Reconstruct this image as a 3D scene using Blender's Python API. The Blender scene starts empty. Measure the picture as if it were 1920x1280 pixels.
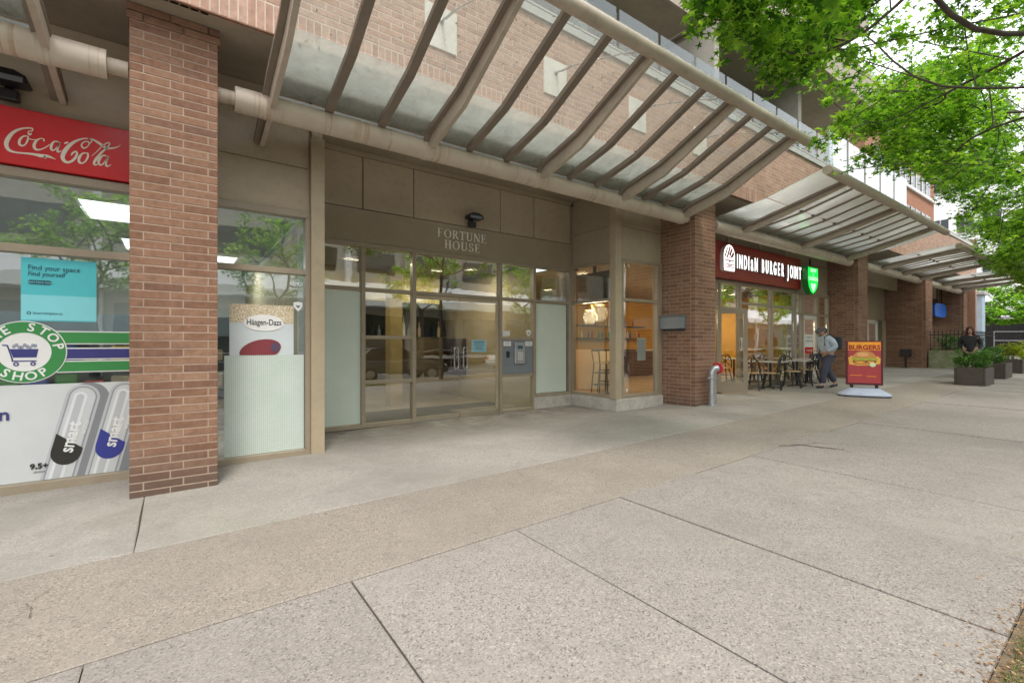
import bpy, bmesh, math, random
import numpy as np
from mathutils import Vector, Matrix
random.seed(7); np.random.seed(7)
R = math.radians
S = bpy.context.scene
C = S.collection
# ---------------------------------------------------------------- camera, sky, sun, exposure
CAM = 1.52                      # eye height above the pavement at the foot of the near pillar
F = 873.0/1920.0
YAW = R(35.8)
cd = bpy.data.cameras.new('camera'); cam = bpy.data.objects.new('camera', cd); C.objects.link(cam)
cd.sensor_width = 36; cd.lens = 36*F; cd.clip_end = 2000; cd.clip_start = 0.05
cd.shift_y = 5/1920.0
cam.location = (0, 0, CAM); cam.rotation_euler = (R(90), 0, -YAW)
S.camera = cam
W = bpy.data.worlds.new('World'); S.world = W; W.use_nodes = True
nt = W.node_tree; nt.nodes.clear()
sky = nt.nodes.new('ShaderNodeTexSky'); sky.sky_type = 'NISHITA'; sky.sun_disc = False
SUN_EL, SUN_AZ = R(58), R(200)
sky.sun_elevation = SUN_EL; sky.sun_rotation = SUN_AZ; sky.dust_density = 4; sky.air_density = 1.0
mx = nt.nodes.new('ShaderNodeMix'); mx.data_type = 'RGBA'; mx.inputs['Factor'].default_value = 0.8
cl = nt.nodes.new('ShaderNodeTexNoise'); cl.inputs['Scale'].default_value = 2.2; cl.inputs['Detail'].default_value = 5
cr = nt.nodes.new('ShaderNodeValToRGB')
cr.color_ramp.elements[0].position = .3; cr.color_ramp.elements[0].color = (8.4, 8.7, 9.1, 1)
cr.color_ramp.elements[1].position = .7; cr.color_ramp.elements[1].color = (12.0, 12.1, 12.3, 1)
tc = nt.nodes.new('ShaderNodeTexCoord')
bg = nt.nodes.new('ShaderNodeBackground'); bg.inputs['Strength'].default_value = 0.12
wo = nt.nodes.new('ShaderNodeOutputWorld')
L = nt.links.new
L(tc.outputs['Generated'], cl.inputs['Vector']); L(cl.outputs['Fac'], cr.inputs['Fac'])
L(sky.outputs[0], mx.inputs['A']); L(cr.outputs[0], mx.inputs['B']); L(mx.outputs['Result'], bg.inputs[0]); L(bg.outputs[0], wo.inputs[0])
sl = bpy.data.lights.new('sun', 'SUN'); sl.energy = 1.3; sl.angle = R(11); sl.color = (1, .96, .9)
so = bpy.data.objects.new('sun', sl); C.objects.link(so)
so.rotation_euler = Vector((math.sin(SUN_AZ)*math.cos(SUN_EL), math.cos(SUN_AZ)*math.cos(SUN_EL), math.sin(SUN_EL))).to_track_quat('Z', 'Y').to_euler()
S.view_settings.view_transform = 'Standard'; S.view_settings.look = 'None'
S.view_settings.gamma = 1; S.view_settings.use_curve_mapping = False
S.view_settings.exposure = 0.97
S.render.engine = 'CYCLES'
S.cycles.max_bounces = 8; S.cycles.transparent_max_bounces = 24; S.cycles.diffuse_bounces = 4

# ---------------------------------------------------------------- helpers
CY, SY = math.cos(YAW), math.sin(YAW)
def px(u, v, Y=None, X=None):
    """point of the vertical plane Y (or X) that a photograph pixel shows -> (x, y, z)"""
    a = (u-960)/873.0; zr = (645-v)/873.0
    dx = SY+CY*a; dy = CY-SY*a
    t = Y/dy if Y is not None else X/dx
    return (dx*t, dy*t, CAM+zr*t)
def proj(x, y, z):
    d = SY*x+CY*y
    return 960+873*(CY*x-SY*y)/d, 645-873*(z-CAM)/d, d
def sm(a, b, t):
    t = min(1, max(0, (t-a)/(b-a))); return t*t*(3-2*t)
def g(x, y):
    """height of the ground: rises along the street, gentle cross fall, level in front of the entrance"""
    b = .0195*min(x, 22) + .012*max(0, min(x, 60)-22)
    b += .01*(min(y, 9)-3)
    if y < .44: b -= .0
    t = sm(5.2, 6.5, y)*(1-sm(8.6, 9.6, x))*sm(-6, -2, x)
    return b*(1-t)+(.05+.009*x)*t

def tag(o, label=None, cat=None, group=None, kind=None):
    if label: o['label'] = label
    if cat: o['category'] = cat
    if group: o['group'] = group
    if kind: o['kind'] = kind
    return o
class MB:
    def __init__(s): s.v = []; s.f = []
    def add(s, vs, fs):
        n = len(s.v); s.v += [tuple(p) for p in vs]; s.f += [tuple(i+n for i in f) for f in fs]; return s
    def box(s, x0, x1, y0, y1, z0, z1):
        return s.add([(x0,y0,z0),(x1,y0,z0),(x1,y1,z0),(x0,y1,z0),(x0,y0,z1),(x1,y0,z1),(x1,y1,z1),(x0,y1,z1)],
              [(0,3,2,1),(4,5,6,7),(0,1,5,4),(1,2,6,5),(2,3,7,6),(3,0,4,7)])
    def cbox(s, x0, x1, y0, y1, z0, z1, c=.01):
        """box with chamfered vertical and front/back edges (bevel by bmesh)"""
        bm = bmesh.new(); m = Matrix.LocRotScale(((x0+x1)/2,(y0+y1)/2,(z0+z1)/2), None, (x1-x0, y1-y0, z1-z0))
        bmesh.ops.create_cube(bm, size=1, matrix=m)
        bmesh.ops.bevel(bm, geom=bm.edges[:]+bm.verts[:], offset=c, segments=1, affect='EDGES', profile=.5)
        bm.verts.ensure_lookup_table(); bm.verts.index_update()
        s.add([v.co[:] for v in bm.verts], [[v.index for v in f.verts] for f in bm.faces]); bm.free(); return s
    def bar(s, p, q, w, h, up=(0,0,1)):
        p, q = Vector(p), Vector(q); d = (q-p).normalized(); u = Vector(up)
        sd = d.cross(u)
        if sd.length < 1e-4: sd = d.cross(Vector((1,0,0)))
        sd.normalize(); u = sd.cross(d).normalized(); a = sd*w/2; b = u*h/2
        return s.add([p-a-b,p+a-b,p+a+b,p-a+b,q-a-b,q+a-b,q+a+b,q-a+b],[(0,1,2,3),(7,6,5,4),(0,4,5,1),(1,5,6,2),(2,6,7,3),(3,7,4,0)])
    def tube(s, pts, rs, n=12, cap=True):
        pts = [Vector(p) for p in pts]
        if not hasattr(rs, '__len__'): rs = [rs]*len(pts)
        n0 = len(s.v); ref = None
        for i, p in enumerate(pts):
            d = (pts[min(i+1, len(pts)-1)]-pts[max(i-1, 0)])
            if d.length < 1e-6: d = Vector((0,0,1))
            d.normalize()
            if ref is None: ref = Vector((0,0,1)) if abs(d.z) < .9 else Vector((1,0,0))
            a = d.cross(ref).normalized(); b = d.cross(a).normalized(); ref = -b if False else ref
            for k in range(n):
                t = 2*math.pi*k/n; s.v.append(tuple(p+(a*math.cos(t)+b*math.sin(t))*rs[i]))
        for i in range(len(pts)-1):
            for k in range(n):
                k2 = (k+1) % n; s.f.append((n0+i*n+k, n0+i*n+k2, n0+(i+1)*n+k2, n0+(i+1)*n+k))
        if cap:
            s.f.append(tuple(n0+k for k in range(n))[::-1]); s.f.append(tuple(n0+(len(pts)-1)*n+k for k in range(n)))
        return s
    def lathe(s, prof, c=(0,0,0), n=16, axis='z'):
        n0 = len(s.v)
        for r, h in prof:
            for k in range(n):
                t = 2*math.pi*k/n; a, b = r*math.cos(t), r*math.sin(t)
                p = {'z':(a,b,h),'x':(h,a,b),'y':(a,h,b)}[axis]
                s.v.append((c[0]+p[0], c[1]+p[1], c[2]+p[2]))
        for i in range(len(prof)-1):
            for k in range(n):
                k2 = (k+1) % n; s.f.append((n0+i*n+k, n0+i*n+k2, n0+(i+1)*n+k2, n0+(i+1)*n+k))
        s.f.append(tuple(n0+k for k in range(n))[::-1]); s.f.append(tuple(n0+(len(prof)-1)*n+k for k in range(n)))
        return s
    def prism(s, poly, a, b, axis='y'):
        """polygon extruded from a to b along an axis; poly in the two other coordinates"""
        n = len(poly)
        def P(p, h): return {'y':(p[0],h,p[1]),'x':(h,p[0],p[1]),'z':(p[0],p[1],h)}[axis]
        vs = [P(p,a) for p in poly]+[P(p,b) for p in poly]
        return s.add(vs, [tuple(range(n))[::-1], tuple(range(n,2*n))]+[(i,(i+1)%n,n+(i+1)%n,n+i) for i in range(n)])
    def ball(s, c, r, n=10, m=7, sc=(1,1,1)):
        prof = [(r*math.sin(math.pi*(i+.02)/(m+.04)), -r*math.cos(math.pi*(i+.02)/(m+.04))) for i in range(m+1)]
        k = len(s.v); s.lathe(prof, (0,0,0), n)
        for i in range(k, len(s.v)):
            v = s.v[i]; s.v[i] = (c[0]+v[0]*sc[0], c[1]+v[1]*sc[1], c[2]+v[2]*sc[2])
        return s
    def mesh(s, name):
        me = bpy.data.meshes.new(name); me.from_pydata(s.v, [], s.f)
        bm = bmesh.new(); bm.from_mesh(me); bmesh.ops.recalc_face_normals(bm, faces=bm.faces); bm.to_mesh(me); bm.free()
        return me
def obj(name, mb, mat, parent=None, smooth=False):
    me = mb.mesh(name) if isinstance(mb, MB) else mb
    if mat is not None and len(me.materials) == 0: me.materials.append(mat)
    o = bpy.data.objects.new(name, me); C.objects.link(o)
    if parent is not None:
        o.parent = parent
        if '_base' in parent: o.matrix_parent_inverse = Matrix.Translation(Vector(parent['_base'])).inverted()
    if smooth:
        for p in me.polygons: p.use_smooth = True
    return o
def thing(name, label, cat, base=(0,0,0), group=None, kind=None, world=True):
    """Empty at the thing's base. world=True: children are given in world coordinates"""
    o = bpy.data.objects.new(name, None); C.objects.link(o); o.location = base; o.empty_display_size = .2
    if world: o['_base'] = tuple(base)
    return tag(o, label, cat, group, kind)
def dup(root, loc, rz, label, group=None, name=None):
    r = root.copy(); C.objects.link(r); r.location = loc; r.rotation_euler = (0,0,rz); r['label'] = label
    if group: r['group'] = group
    for ch in list(root.children):
        c = ch.copy(); C.objects.link(c); c.parent = r
        for gch in list(ch.children):
            d = gch.copy(); C.objects.link(d); d.parent = c
    return r
def smooth(o, ang=40):
    me = o.data
    for p in me.polygons: p.use_smooth = True
    try: me.set_sharp_from_angle(angle=R(ang))
    except Exception: pass
    return o

# ---------------------------------------------------------------- materials
def newmat(name):
    m = bpy.data.materials.new(name); m.use_nodes = True; t = m.node_tree; t.nodes.clear()
    out = t.nodes.new('ShaderNodeOutputMaterial'); return m, t, out
def N(t, typ, **kw):
    n = t.nodes.new(typ)
    for k, v in kw.items():
        if k in n.inputs: n.inputs[k].default_value = v
        else: setattr(n, k, v)
    return n
def ramp(t, fac, stops):
    r = t.nodes.new('ShaderNodeValToRGB'); e = r.color_ramp.elements
    while len(e) < len(stops): e.new(.5)
    for i, (p, c) in enumerate(stops):
        e[i].position = p; e[i].color = (c[0], c[1], c[2], 1) if hasattr(c, '__len__') else (c,c,c,1)
    t.links.new(fac, r.inputs['Fac']); return r.outputs['Color']
def mixc(t, f, a, b, mode='MIX'):
    m = t.nodes.new('ShaderNodeMix'); m.data_type = 'RGBA'; m.blend_type = mode
    for key, val in (('Factor', f), ('A', a), ('B', b)):
        if isinstance(val, bpy.types.NodeSocket): t.links.new(val, m.inputs[key])
        elif hasattr(val, '__len__'): m.inputs[key].default_value = (val[0], val[1], val[2], 1)
        else: m.inputs[key].default_value = val
    return m.outputs['Result']
def noise(t, scale, detail=4, rough=.6, co=None, dist=0):
    n = N(t, 'ShaderNodeTexNoise', Scale=scale, Detail=detail, Roughness=rough, Distortion=dist)
    if co is not None: t.links.new(co, n.inputs['Vector'])
    return n.outputs['Fac']
def bsdf(t, out, col, rough=.6, metal=0, bump=None, bstr=.2, bdist=.01, spec=.5):
    b = N(t, 'ShaderNodeBsdfPrincipled'); b.inputs['Metallic'].default_value = metal
    b.inputs['Specular IOR Level'].default_value = spec
    for key, val in (('Base Color', col), ('Roughness', rough)):
        if isinstance(val, bpy.types.NodeSocket): t.links.new(val, b.inputs[key])
        elif hasattr(val, '__len__'): b.inputs[key].default_value = (val[0], val[1], val[2], 1)
        else: b.inputs[key].default_value = val
    if bump is not None:
        bn = N(t, 'ShaderNodeBump', Strength=bstr, Distance=bdist); t.links.new(bump, bn.inputs['Height']); t.links.new(bn.outputs[0], b.inputs['Normal'])
    t.links.new(b.outputs[0], out.inputs[0]); return b
_pc = {}
def paint(name, col, rough=.5, metal=0, var=.12, scale=3, dirt=0, spec=.5, bstr=.08):
    """plain painted or plastic surface with mottling, so that no face is one flat colour"""
    if name in _pc: return _pc[name]
    m, t, out = newmat(name); co = N(t, 'ShaderNodeNewGeometry').outputs['Position']
    n = noise(t, scale, 5, .65, co)
    c = ramp(t, n, [(.3, [x*(1-var) for x in col]), (.7, [min(1, x*(1+var)) for x in col])])
    if dirt:
        n2 = ramp(t, noise(t, 9, 6, .7, co), [(.48, 0), (.75, 1)])
        c = mixc(t, mixc(t, 1, n2, (dirt,)*3, 'MULTIPLY'), c, (.13,.10,.07))
    bsdf(t, out, c, rough, metal, noise(t, 60, 3, .6, co), bstr, .004, spec)
    _pc[name] = m; return m
def emit(name, col, s):
    m, t, out = newmat(name); e = N(t, 'ShaderNodeEmission', Strength=s); e.inputs[0].default_value = (*col, 1)
    t.links.new(e.outputs[0], out.inputs[0]); return m
def glassmat(name, tint=(.9,.95,.92), dirt=0, dirtcol=(.6,.62,.6), ior=1.5, boost=0, scale=3.0, tl_=.5, con=1.0):
    """thin pane: lets light straight through, mirrors by the angle, may carry a film of dirt"""
    m, t, out = newmat(name); co = N(t, 'ShaderNodeNewGeometry').outputs['Position']
    tr = N(t, 'ShaderNodeBsdfTransparent'); tr.inputs[0].default_value = (*tint, 1)
    gl = N(t, 'ShaderNodeBsdfGlossy', Roughness=.015); gl.inputs[0].default_value = (1,1,1,1)
    fr = N(t, 'ShaderNodeFresnel'); gb = N(t, 'ShaderNodeNewGeometry')
    io = N(t, 'ShaderNodeMath', operation='MULTIPLY_ADD'); t.links.new(gb.outputs['Backfacing'], io.inputs[0]); io.inputs[1].default_value = 1/ior-ior; io.inputs[2].default_value = ior
    t.links.new(io.outputs[0], fr.inputs['IOR'])
    bn = N(t, 'ShaderNodeBump', Strength=.08, Distance=.02); t.links.new(noise(t, 1.6, 2, .5, co), bn.inputs['Height'])
    t.links.new(bn.outputs[0], gl.inputs['Normal'])
    ad = N(t, 'ShaderNodeMath', operation='MULTIPLY_ADD'); t.links.new(fr.outputs[0], ad.inputs[0]); ad.inputs[1].default_value = 1.25; ad.inputs[2].default_value = boost
    ad.use_clamp = True
    ms = N(t, 'ShaderNodeMixShader'); t.links.new(ad.outputs[0], ms.inputs[0]); t.links.new(tr.outputs[0], ms.inputs[1]); t.links.new(gl.outputs[0], ms.inputs[2])
    o = ms.outputs[0]
    if dirt:
        df = N(t, 'ShaderNodeBsdfDiffuse'); df.inputs[0].default_value = (*dirtcol, 1)
        tl = N(t, 'ShaderNodeBsdfTranslucent'); tl.inputs[0].default_value = (*dirtcol, 1)
        m1 = N(t, 'ShaderNodeMixShader'); m1.inputs[0].default_value = tl_; t.links.new(df.outputs[0], m1.inputs[1]); t.links.new(tl.outputs[0], m1.inputs[2])
        f = ramp(t, noise(t, scale, 7, .7, co, .6), [(.35, dirt*(1-.45*con)), (.62, dirt), (.8, min(1, dirt*(1+.7*con)))])
        m2 = N(t, 'ShaderNodeMixShader'); t.links.new(f, m2.inputs[0]); t.links.new(o, m2.inputs[1]); t.links.new(m1.outputs[0], m2.inputs[2]); o = m2.outputs[0]
    t.links.new(o, out.inputs[0]); return m
def brickmat(name, stops, rough=.85):
    m, t, out = newmat(name)
    geo = N(t, 'ShaderNodeNewGeometry'); oi = N(t, 'ShaderNodeObjectInfo')
    ad = N(t, 'ShaderNodeMath', operation='ADD'); t.links.new(geo.outputs['Random Per Island'], ad.inputs[0]); t.links.new(oi.outputs['Random'], ad.inputs[1])
    fr = N(t, 'ShaderNodeMath', operation='FRACT'); t.links.new(ad.outputs[0], fr.inputs[0])
    c = ramp(t, fr.outputs[0], stops)
    n = noise(t, 14, 6, .7, geo.outputs['Position'])
    c = mixc(t, .75, c, ramp(t, n, [(.3, .62), (.7, 1.2)]), 'MULTIPLY')
    big = noise(t, .9, 4, .6, geo.outputs['Position'])
    c = mixc(t, ramp(t, big, [(.55, 0), (.8, .35)]), c, (.42,.33,.28))
    # splash-back grime near the pavement, as on the real pillars
    sep = N(t, 'ShaderNodeSeparateXYZ'); t.links.new(geo.outputs['Position'], sep.inputs[0])
    mr = N(t, 'ShaderNodeMapRange'); t.links.new(sep.outputs['Z'], mr.inputs['Value']); mr.inputs['From Min'].default_value = .1; mr.inputs['From Max'].default_value = .50; mr.inputs['To Min'].default_value = .8; mr.inputs['To Max'].default_value = 0
    c = mixc(t, mr.outputs[0], c, (.10,.075,.06))
    bsdf(t, out, c, rough, 0, noise(t, 90, 4, .7, geo.outputs['Position']), .5, .003, .2); return m

BR = (.34,.185,.125)
M = {}
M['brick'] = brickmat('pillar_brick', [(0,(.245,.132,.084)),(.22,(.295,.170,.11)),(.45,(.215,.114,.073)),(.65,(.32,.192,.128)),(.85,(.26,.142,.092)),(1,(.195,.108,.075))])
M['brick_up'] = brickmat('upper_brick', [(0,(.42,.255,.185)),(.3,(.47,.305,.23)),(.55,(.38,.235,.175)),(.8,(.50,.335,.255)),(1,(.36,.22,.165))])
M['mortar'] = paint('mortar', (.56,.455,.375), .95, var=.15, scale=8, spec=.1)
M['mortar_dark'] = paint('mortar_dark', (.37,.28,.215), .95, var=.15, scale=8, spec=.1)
M['frame'] = paint('taupe_frame_paint', (.33,.275,.20), .38, var=.08, scale=2, dirt=.15)
M['clad'] = paint('taupe_cladding', (.45,.375,.265), .45, var=.10, scale=.9, dirt=.22)
M['clad_dark'] = paint('taupe_band', (.365,.30,.215), .45, var=.08, scale=.9, dirt=.15)
M['post'] = paint('tan_post_paint', (.44,.36,.245), .4, var=.07, scale=2, dirt=.15)
M['steel'] = paint('canopy_steel_paint', (.48,.41,.33), .5, var=.10, scale=2.5, dirt=.3)
M['bar'] = paint('shaded_glazing_bar_paint', (.225,.185,.145), .5, var=.10, scale=2.5, dirt=.2)  # underside shade of the canopy bars is put into this darker tone
M['soffit'] = paint('soffit_stucco', (.33,.28,.215), .9, var=.12, scale=1.4, dirt=.2)
M['black'] = paint('black_metal', (.018,.018,.02), .35, var=.2)
M['grey'] = paint('grey_metal', (.20,.225,.245), .4, var=.07)
M['galv'] = paint('galvanised_steel', (.45,.46,.47), .35, .7, var=.15, scale=12)
M['white'] = paint('white_paint', (.78,.77,.75), .5, var=.04)
M['plate'] = paint('pale_anchor_plate', (.66,.62,.56), .6, var=.08, dirt=.2)
M['pale_concrete'] = paint('pale_concrete', (.50,.465,.415), .9, var=.14, scale=4, dirt=.4, bstr=.3)
M['concrete'] = paint('concrete', (.47,.44,.40), .9, var=.16, scale=3, dirt=.35, bstr=.3)
M['coping'] = paint('coping_metal', (.40,.40,.38), .5, var=.1)
M['glass'] = glassmat('window_glass', (.92,.96,.94), 0, boost=.14)
M['glass_entry'] = glassmat('reflective_lobby_glass', (.90,.93,.90), 0, boost=.16)
M['glass_rest'] = glassmat('restaurant_glass', (.80,.84,.82), 0, boost=.34)
M['glass_clear'] = glassmat('door_glass', (.88,.92,.90), 0, boost=.11)
M['canopy_glass'] = glassmat('canopy_glass', (.92,.94,.92), .17, (.70,.68,.64), scale=1.6)
M['guard_glass'] = glassmat('guard_glass', (.66,.72,.73), .12, (.32,.36,.36), con=.3, ior=1.25, boost=.04, scale=1.2)
M['canopy_glass_low'] = glassmat('canopy_glass_dirty', (.84,.87,.84), .50, (.66,.68,.64), scale=2.6, tl_=.65)
M['canopy_glass_far'] = glassmat('milky_canopy_glass', (.95,.96,.95), .48, (.80,.82,.80), scale=1.2, tl_=.85, con=.5)
def pipe_mat():
    m, t, out = newmat('rust_stained_pipe'); co = N(t, 'ShaderNodeNewGeometry').outputs['Position']
    c = ramp(t, noise(t, 2.5, 5, .65, co), [(.3,(.52,.44,.35)),(.7,(.64,.56,.46))])
    sp = N(t, 'ShaderNodeSeparateXYZ'); t.links.new(co, sp.inputs[0])
    cb = N(t, 'ShaderNodeCombineXYZ'); t.links.new(sp.outputs['X'], cb.inputs[0])
    st = noise(t, 1.9, 3, .75, cb.outputs[0])           # rings of rust round the pipe
    f = ramp(t, st, [(.53,0),(.545,.75),(.56,.05),(.62,.0),(.635,.8),(.65,.1)])
    f = mixc(t, 1, f, ramp(t, noise(t, 3.5, 4, .6, co), [(.35,.15),(.65,1)]), 'MULTIPLY')
    c = mixc(t, f, c, (.36,.19,.06)); bsdf(t, out, c, .55, 0, noise(t, 40, 3, .6, co), .1, .004); return m
M['pipe'] = pipe_mat()
def stone(name, base, specks, s1=55, tint=None, grime=.5, dark=.3, edge=False):
    m, t, out = newmat(name); co = N(t, 'ShaderNodeNewGeometry').outputs['Position']
    def vor(s):
        v = N(t, 'ShaderNodeTexVoronoi', Scale=s); t.links.new(co, v.inputs['Vector']); return v
    v1 = vor(s1); sx = N(t, 'ShaderNodeSeparateColor'); t.links.new(v1.outputs['Color'], sx.inputs[0])
    c = ramp(t, sx.outputs[0], [(0,[x*specks[0] for x in base]),(.12,[x*.82 for x in base]),(.5,base),(.85,[min(1,x*1.12) for x in base]),(1,[min(1,x*specks[1]) for x in base])])
    v2 = vor(s1*.42); s2 = N(t, 'ShaderNodeSeparateColor'); t.links.new(v2.outputs['Color'], s2.inputs[0])
    pit = mixc(t, 1, ramp(t, s2.outputs[1], [(.90,0),(.93,1)]), ramp(t, v2.outputs['Distance'], [(.18,1),(.30,0)]), 'MULTIPLY')
    c = mixc(t, mixc(t, 1, pit, (dark*2,)*3, 'MULTIPLY'), c, (.13,.10,.085))
    c = mixc(t, .6, c, ramp(t, noise(t, s1*2.2, 3, .7, co), [(.3,.66),(.7,1.3)]), 'MULTIPLY')
    c = mixc(t, ramp(t, noise(t, .7, 6, .62, co, .4), [(.40,0),(.68,grime)]), c, [x*.72 for x in base])
    c = mixc(t, ramp(t, noise(t, .33, 3, .5, co), [(.5,0),(.7,.3)]), c, tint or [x*1.05 for x in base])
    oi = N(t, 'ShaderNodeObjectInfo'); c = mixc(t, 1, c, ramp(t, oi.outputs['Random'], [(0,(.95,.95,.95)),(1,(1.03,1.03,1.02))]), 'MULTIPLY')
    c = mixc(t, ramp(t, noise(t, 1.7, 5, .7, co, .9), [(.50,0),(.68,.28)]), c, [x*1.22 for x in base])
    st = noise(t, 6.5, 6, .75, co, 1.2); c = mixc(t, ramp(t, st, [(.54,0),(.70,.55)]), c, [x*.62 for x in base])
    sp = N(t, 'ShaderNodeTexVoronoi', Scale=2.7); t.links.new(co, sp.inputs['Vector'])
    c = mixc(t, ramp(t, sp.outputs['Distance'], [(.030,.65),(.05,0)]), c, (.12,.10,.085))       # trodden gum and drips
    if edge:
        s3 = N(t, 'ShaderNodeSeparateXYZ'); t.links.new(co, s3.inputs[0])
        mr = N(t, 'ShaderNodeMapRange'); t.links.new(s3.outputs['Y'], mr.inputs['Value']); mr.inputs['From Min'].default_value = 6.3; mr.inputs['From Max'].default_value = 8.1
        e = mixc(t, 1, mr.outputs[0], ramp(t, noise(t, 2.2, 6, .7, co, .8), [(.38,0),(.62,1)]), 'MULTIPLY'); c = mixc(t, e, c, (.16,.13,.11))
    bsdf(t, out, c, .88, 0, v1.outputs['Distance'], .35, .004, .25); return m
M['slab'] = stone('exposed_aggregate_pink', (.295,.265,.238), (.42,1.42), 115, dark=.5)
M['slab_tan'] = stone('exposed_aggregate_tan', (.292,.256,.217), (.42,1.45), 125, dark=.3)
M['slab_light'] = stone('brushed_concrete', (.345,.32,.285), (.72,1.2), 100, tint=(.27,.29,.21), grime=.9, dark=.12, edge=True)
M['joint'] = paint('joint_dirt', (.13,.095,.06), .95, var=.3, scale=20)
# ================================================================= THE SETTING: ground
def sheet(name, xs, ys, dz, mat, kind='structure', zf=g):
    vs = [(x, y, zf(x, y)+dz) for y in ys for x in xs]; nx = len(xs)
    fs = [(j*nx+i, j*nx+i+1, (j+1)*nx+i+1, (j+1)*nx+i) for j in range(len(ys)-1) for i in range(nx-1)]
    o = obj(name, MB().add(vs, fs), mat); return tag(o, kind=kind)
def lin(a, b, n): return [a+(b-a)*i/n for i in range(n+1)]
tag_ground = sheet('ground', [-300,-100,-40]+lin(-20,60,40)+[100,200,400], [-300,-100,-40,-20,-5.4,-1.9,.5,2,3,4.5]+lin(5,9,8)+[20,40,100,400], -.16, M['joint'])
def roadmat():
    m, t, out = newmat('asphalt'); co = N(t, 'ShaderNodeNewGeometry').outputs['Position']
    c = ramp(t, noise(t, 120, 3, .8, co), [(.3,.035),(.7,.075)]); bsdf(t, out, c, .9, 0, noise(t, 150, 2, .8, co), .4, .004); return m
road = sheet('road', [-60,-30]+lin(-20,60,20)+[90], [-13.2,-8,-2.0], -.15, roadmat())
m = MB()
for i in range(-10, 20):
    x = i*6.0; zz = g(x, -7.6)
    m.add([(x,-7.66,g(x,-7.66)-.146),(x+3,-7.66,g(x+3,-7.66)-.146),(x+3,-7.54,g(x+3,-7.54)-.146),(x,-7.54,g(x,-7.54)-.146)],[(0,1,2,3)])
tag(obj('road_marking', m, M['white']), kind='structure')
m = MB()
for i in range(-20, 40):
    x = i*2.0
    m.add([(x,-2.0,g(x,0)-.2),(x+1.99,-2.0,g(x+2,0)-.2),(x+1.99,-1.82,g(x+2,0)-.2),(x,-1.82,g(x,0)-.2),(x,-2.0,g(x,0)-.03),(x+1.99,-2.0,g(x+2,0)-.03),(x+1.99,-1.82,g(x+2,0)-.03),(x,-1.82,g(x,0)-.03)],
          [(0,3,2,1),(4,5,6,7),(0,1,5,4),(1,2,6,5),(2,3,7,6),(3,0,4,7)])
tag(obj('kerb', m, M['concrete']), kind='structure')
tag(obj('far_pavement', MB().add([(-60,-20,-.1),(90,-20,1.2),(90,-13.2,1.2),(-60,-13.2,-.1)],[(0,1,2,3)]), M['slab_light']), kind='structure')
# soil strip with thin grass beside the kerb
soil = sheet('verge_soil', lin(-10,50,60), lin(-1.82,.44,4), -.02, paint('verge_soil', (.16,.12,.075), .95, var=.35, scale=14, bstr=.6))
def island_mat(name, stops, rough=.6, trans=.35):
    m, t, out = newmat(name); ge = N(t, 'ShaderNodeNewGeometry')
    c = ramp(t, ge.outputs['Random Per Island'], stops)
    b = N(t, 'ShaderNodeBsdfPrincipled', Roughness=rough); t.links.new(c, b.inputs['Base Color']); b.inputs['Specular IOR Level'].default_value = .3
    tl = N(t, 'ShaderNodeBsdfTranslucent'); t.links.new(mixc(t, 1, c, (1.3,1.35,.6), 'MULTIPLY'), tl.inputs[0])
    ms = N(t, 'ShaderNodeMixShader'); ms.inputs[0].default_value = trans; t.links.new(b.outputs[0], ms.inputs[1]); t.links.new(tl.outputs[0], ms.inputs[2])
    t.links.new(ms.outputs[0], out.inputs[0]); return m
m = MB()
for i in range(42000):
    x = random.uniform(1.5, 6) if i % 8 else random.uniform(-2, 30); y = .40-random.random()**1.3*1.6
    if random.random() < .55*sm(.12, .4, y): continue
    z = g(x, y)-.02; a = random.uniform(0, 6.28); h = random.uniform(.02, .055); w = .003
    dx, dy = math.cos(a)*w, math.sin(a)*w; lx, ly = random.uniform(-.03,.03), random.uniform(-.03,.03)
    m.add([(x-dx,y-dy,z),(x+dx,y+dy,z),(x+lx,y+ly,z+h)],[(0,1,2)])
tag(obj('grass', m, island_mat('grass_blades', [(0,(.12,.16,.05)),(.6,(.19,.23,.08)),(1,(.30,.28,.14))])), 'short thin grass on the verge beside the pavement', 'grass', kind='stuff')
m = MB()
for i in range(5200):
    x = random.uniform(2.2, 12); y = random.gauss(.40, .055) if i % 3 else random.gauss(.33,.16)
    z = g(x, y)+random.uniform(.0, .012)-(.015 if y < .42 else -.001); a = random.uniform(0, 6.28); r = random.uniform(.004, .013)
    q = [(x+r*math.cos(a+k*1.57)*(1 if k % 2 else .5), y+r*math.sin(a+k*1.57)*(1 if k % 2 else .5), z+random.uniform(0,.006)) for k in range(4)]
    m.add(q, [(0,1,2,3)])
tag(obj('leaf_litter', m, island_mat('dead_leaves', [(0,(.17,.085,.035)),(.5,(.30,.16,.07)),(1,(.42,.28,.15))], trans=.1)), 'brown dead leaf litter along the pavement edge', 'leaf litter', kind='stuff')

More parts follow.
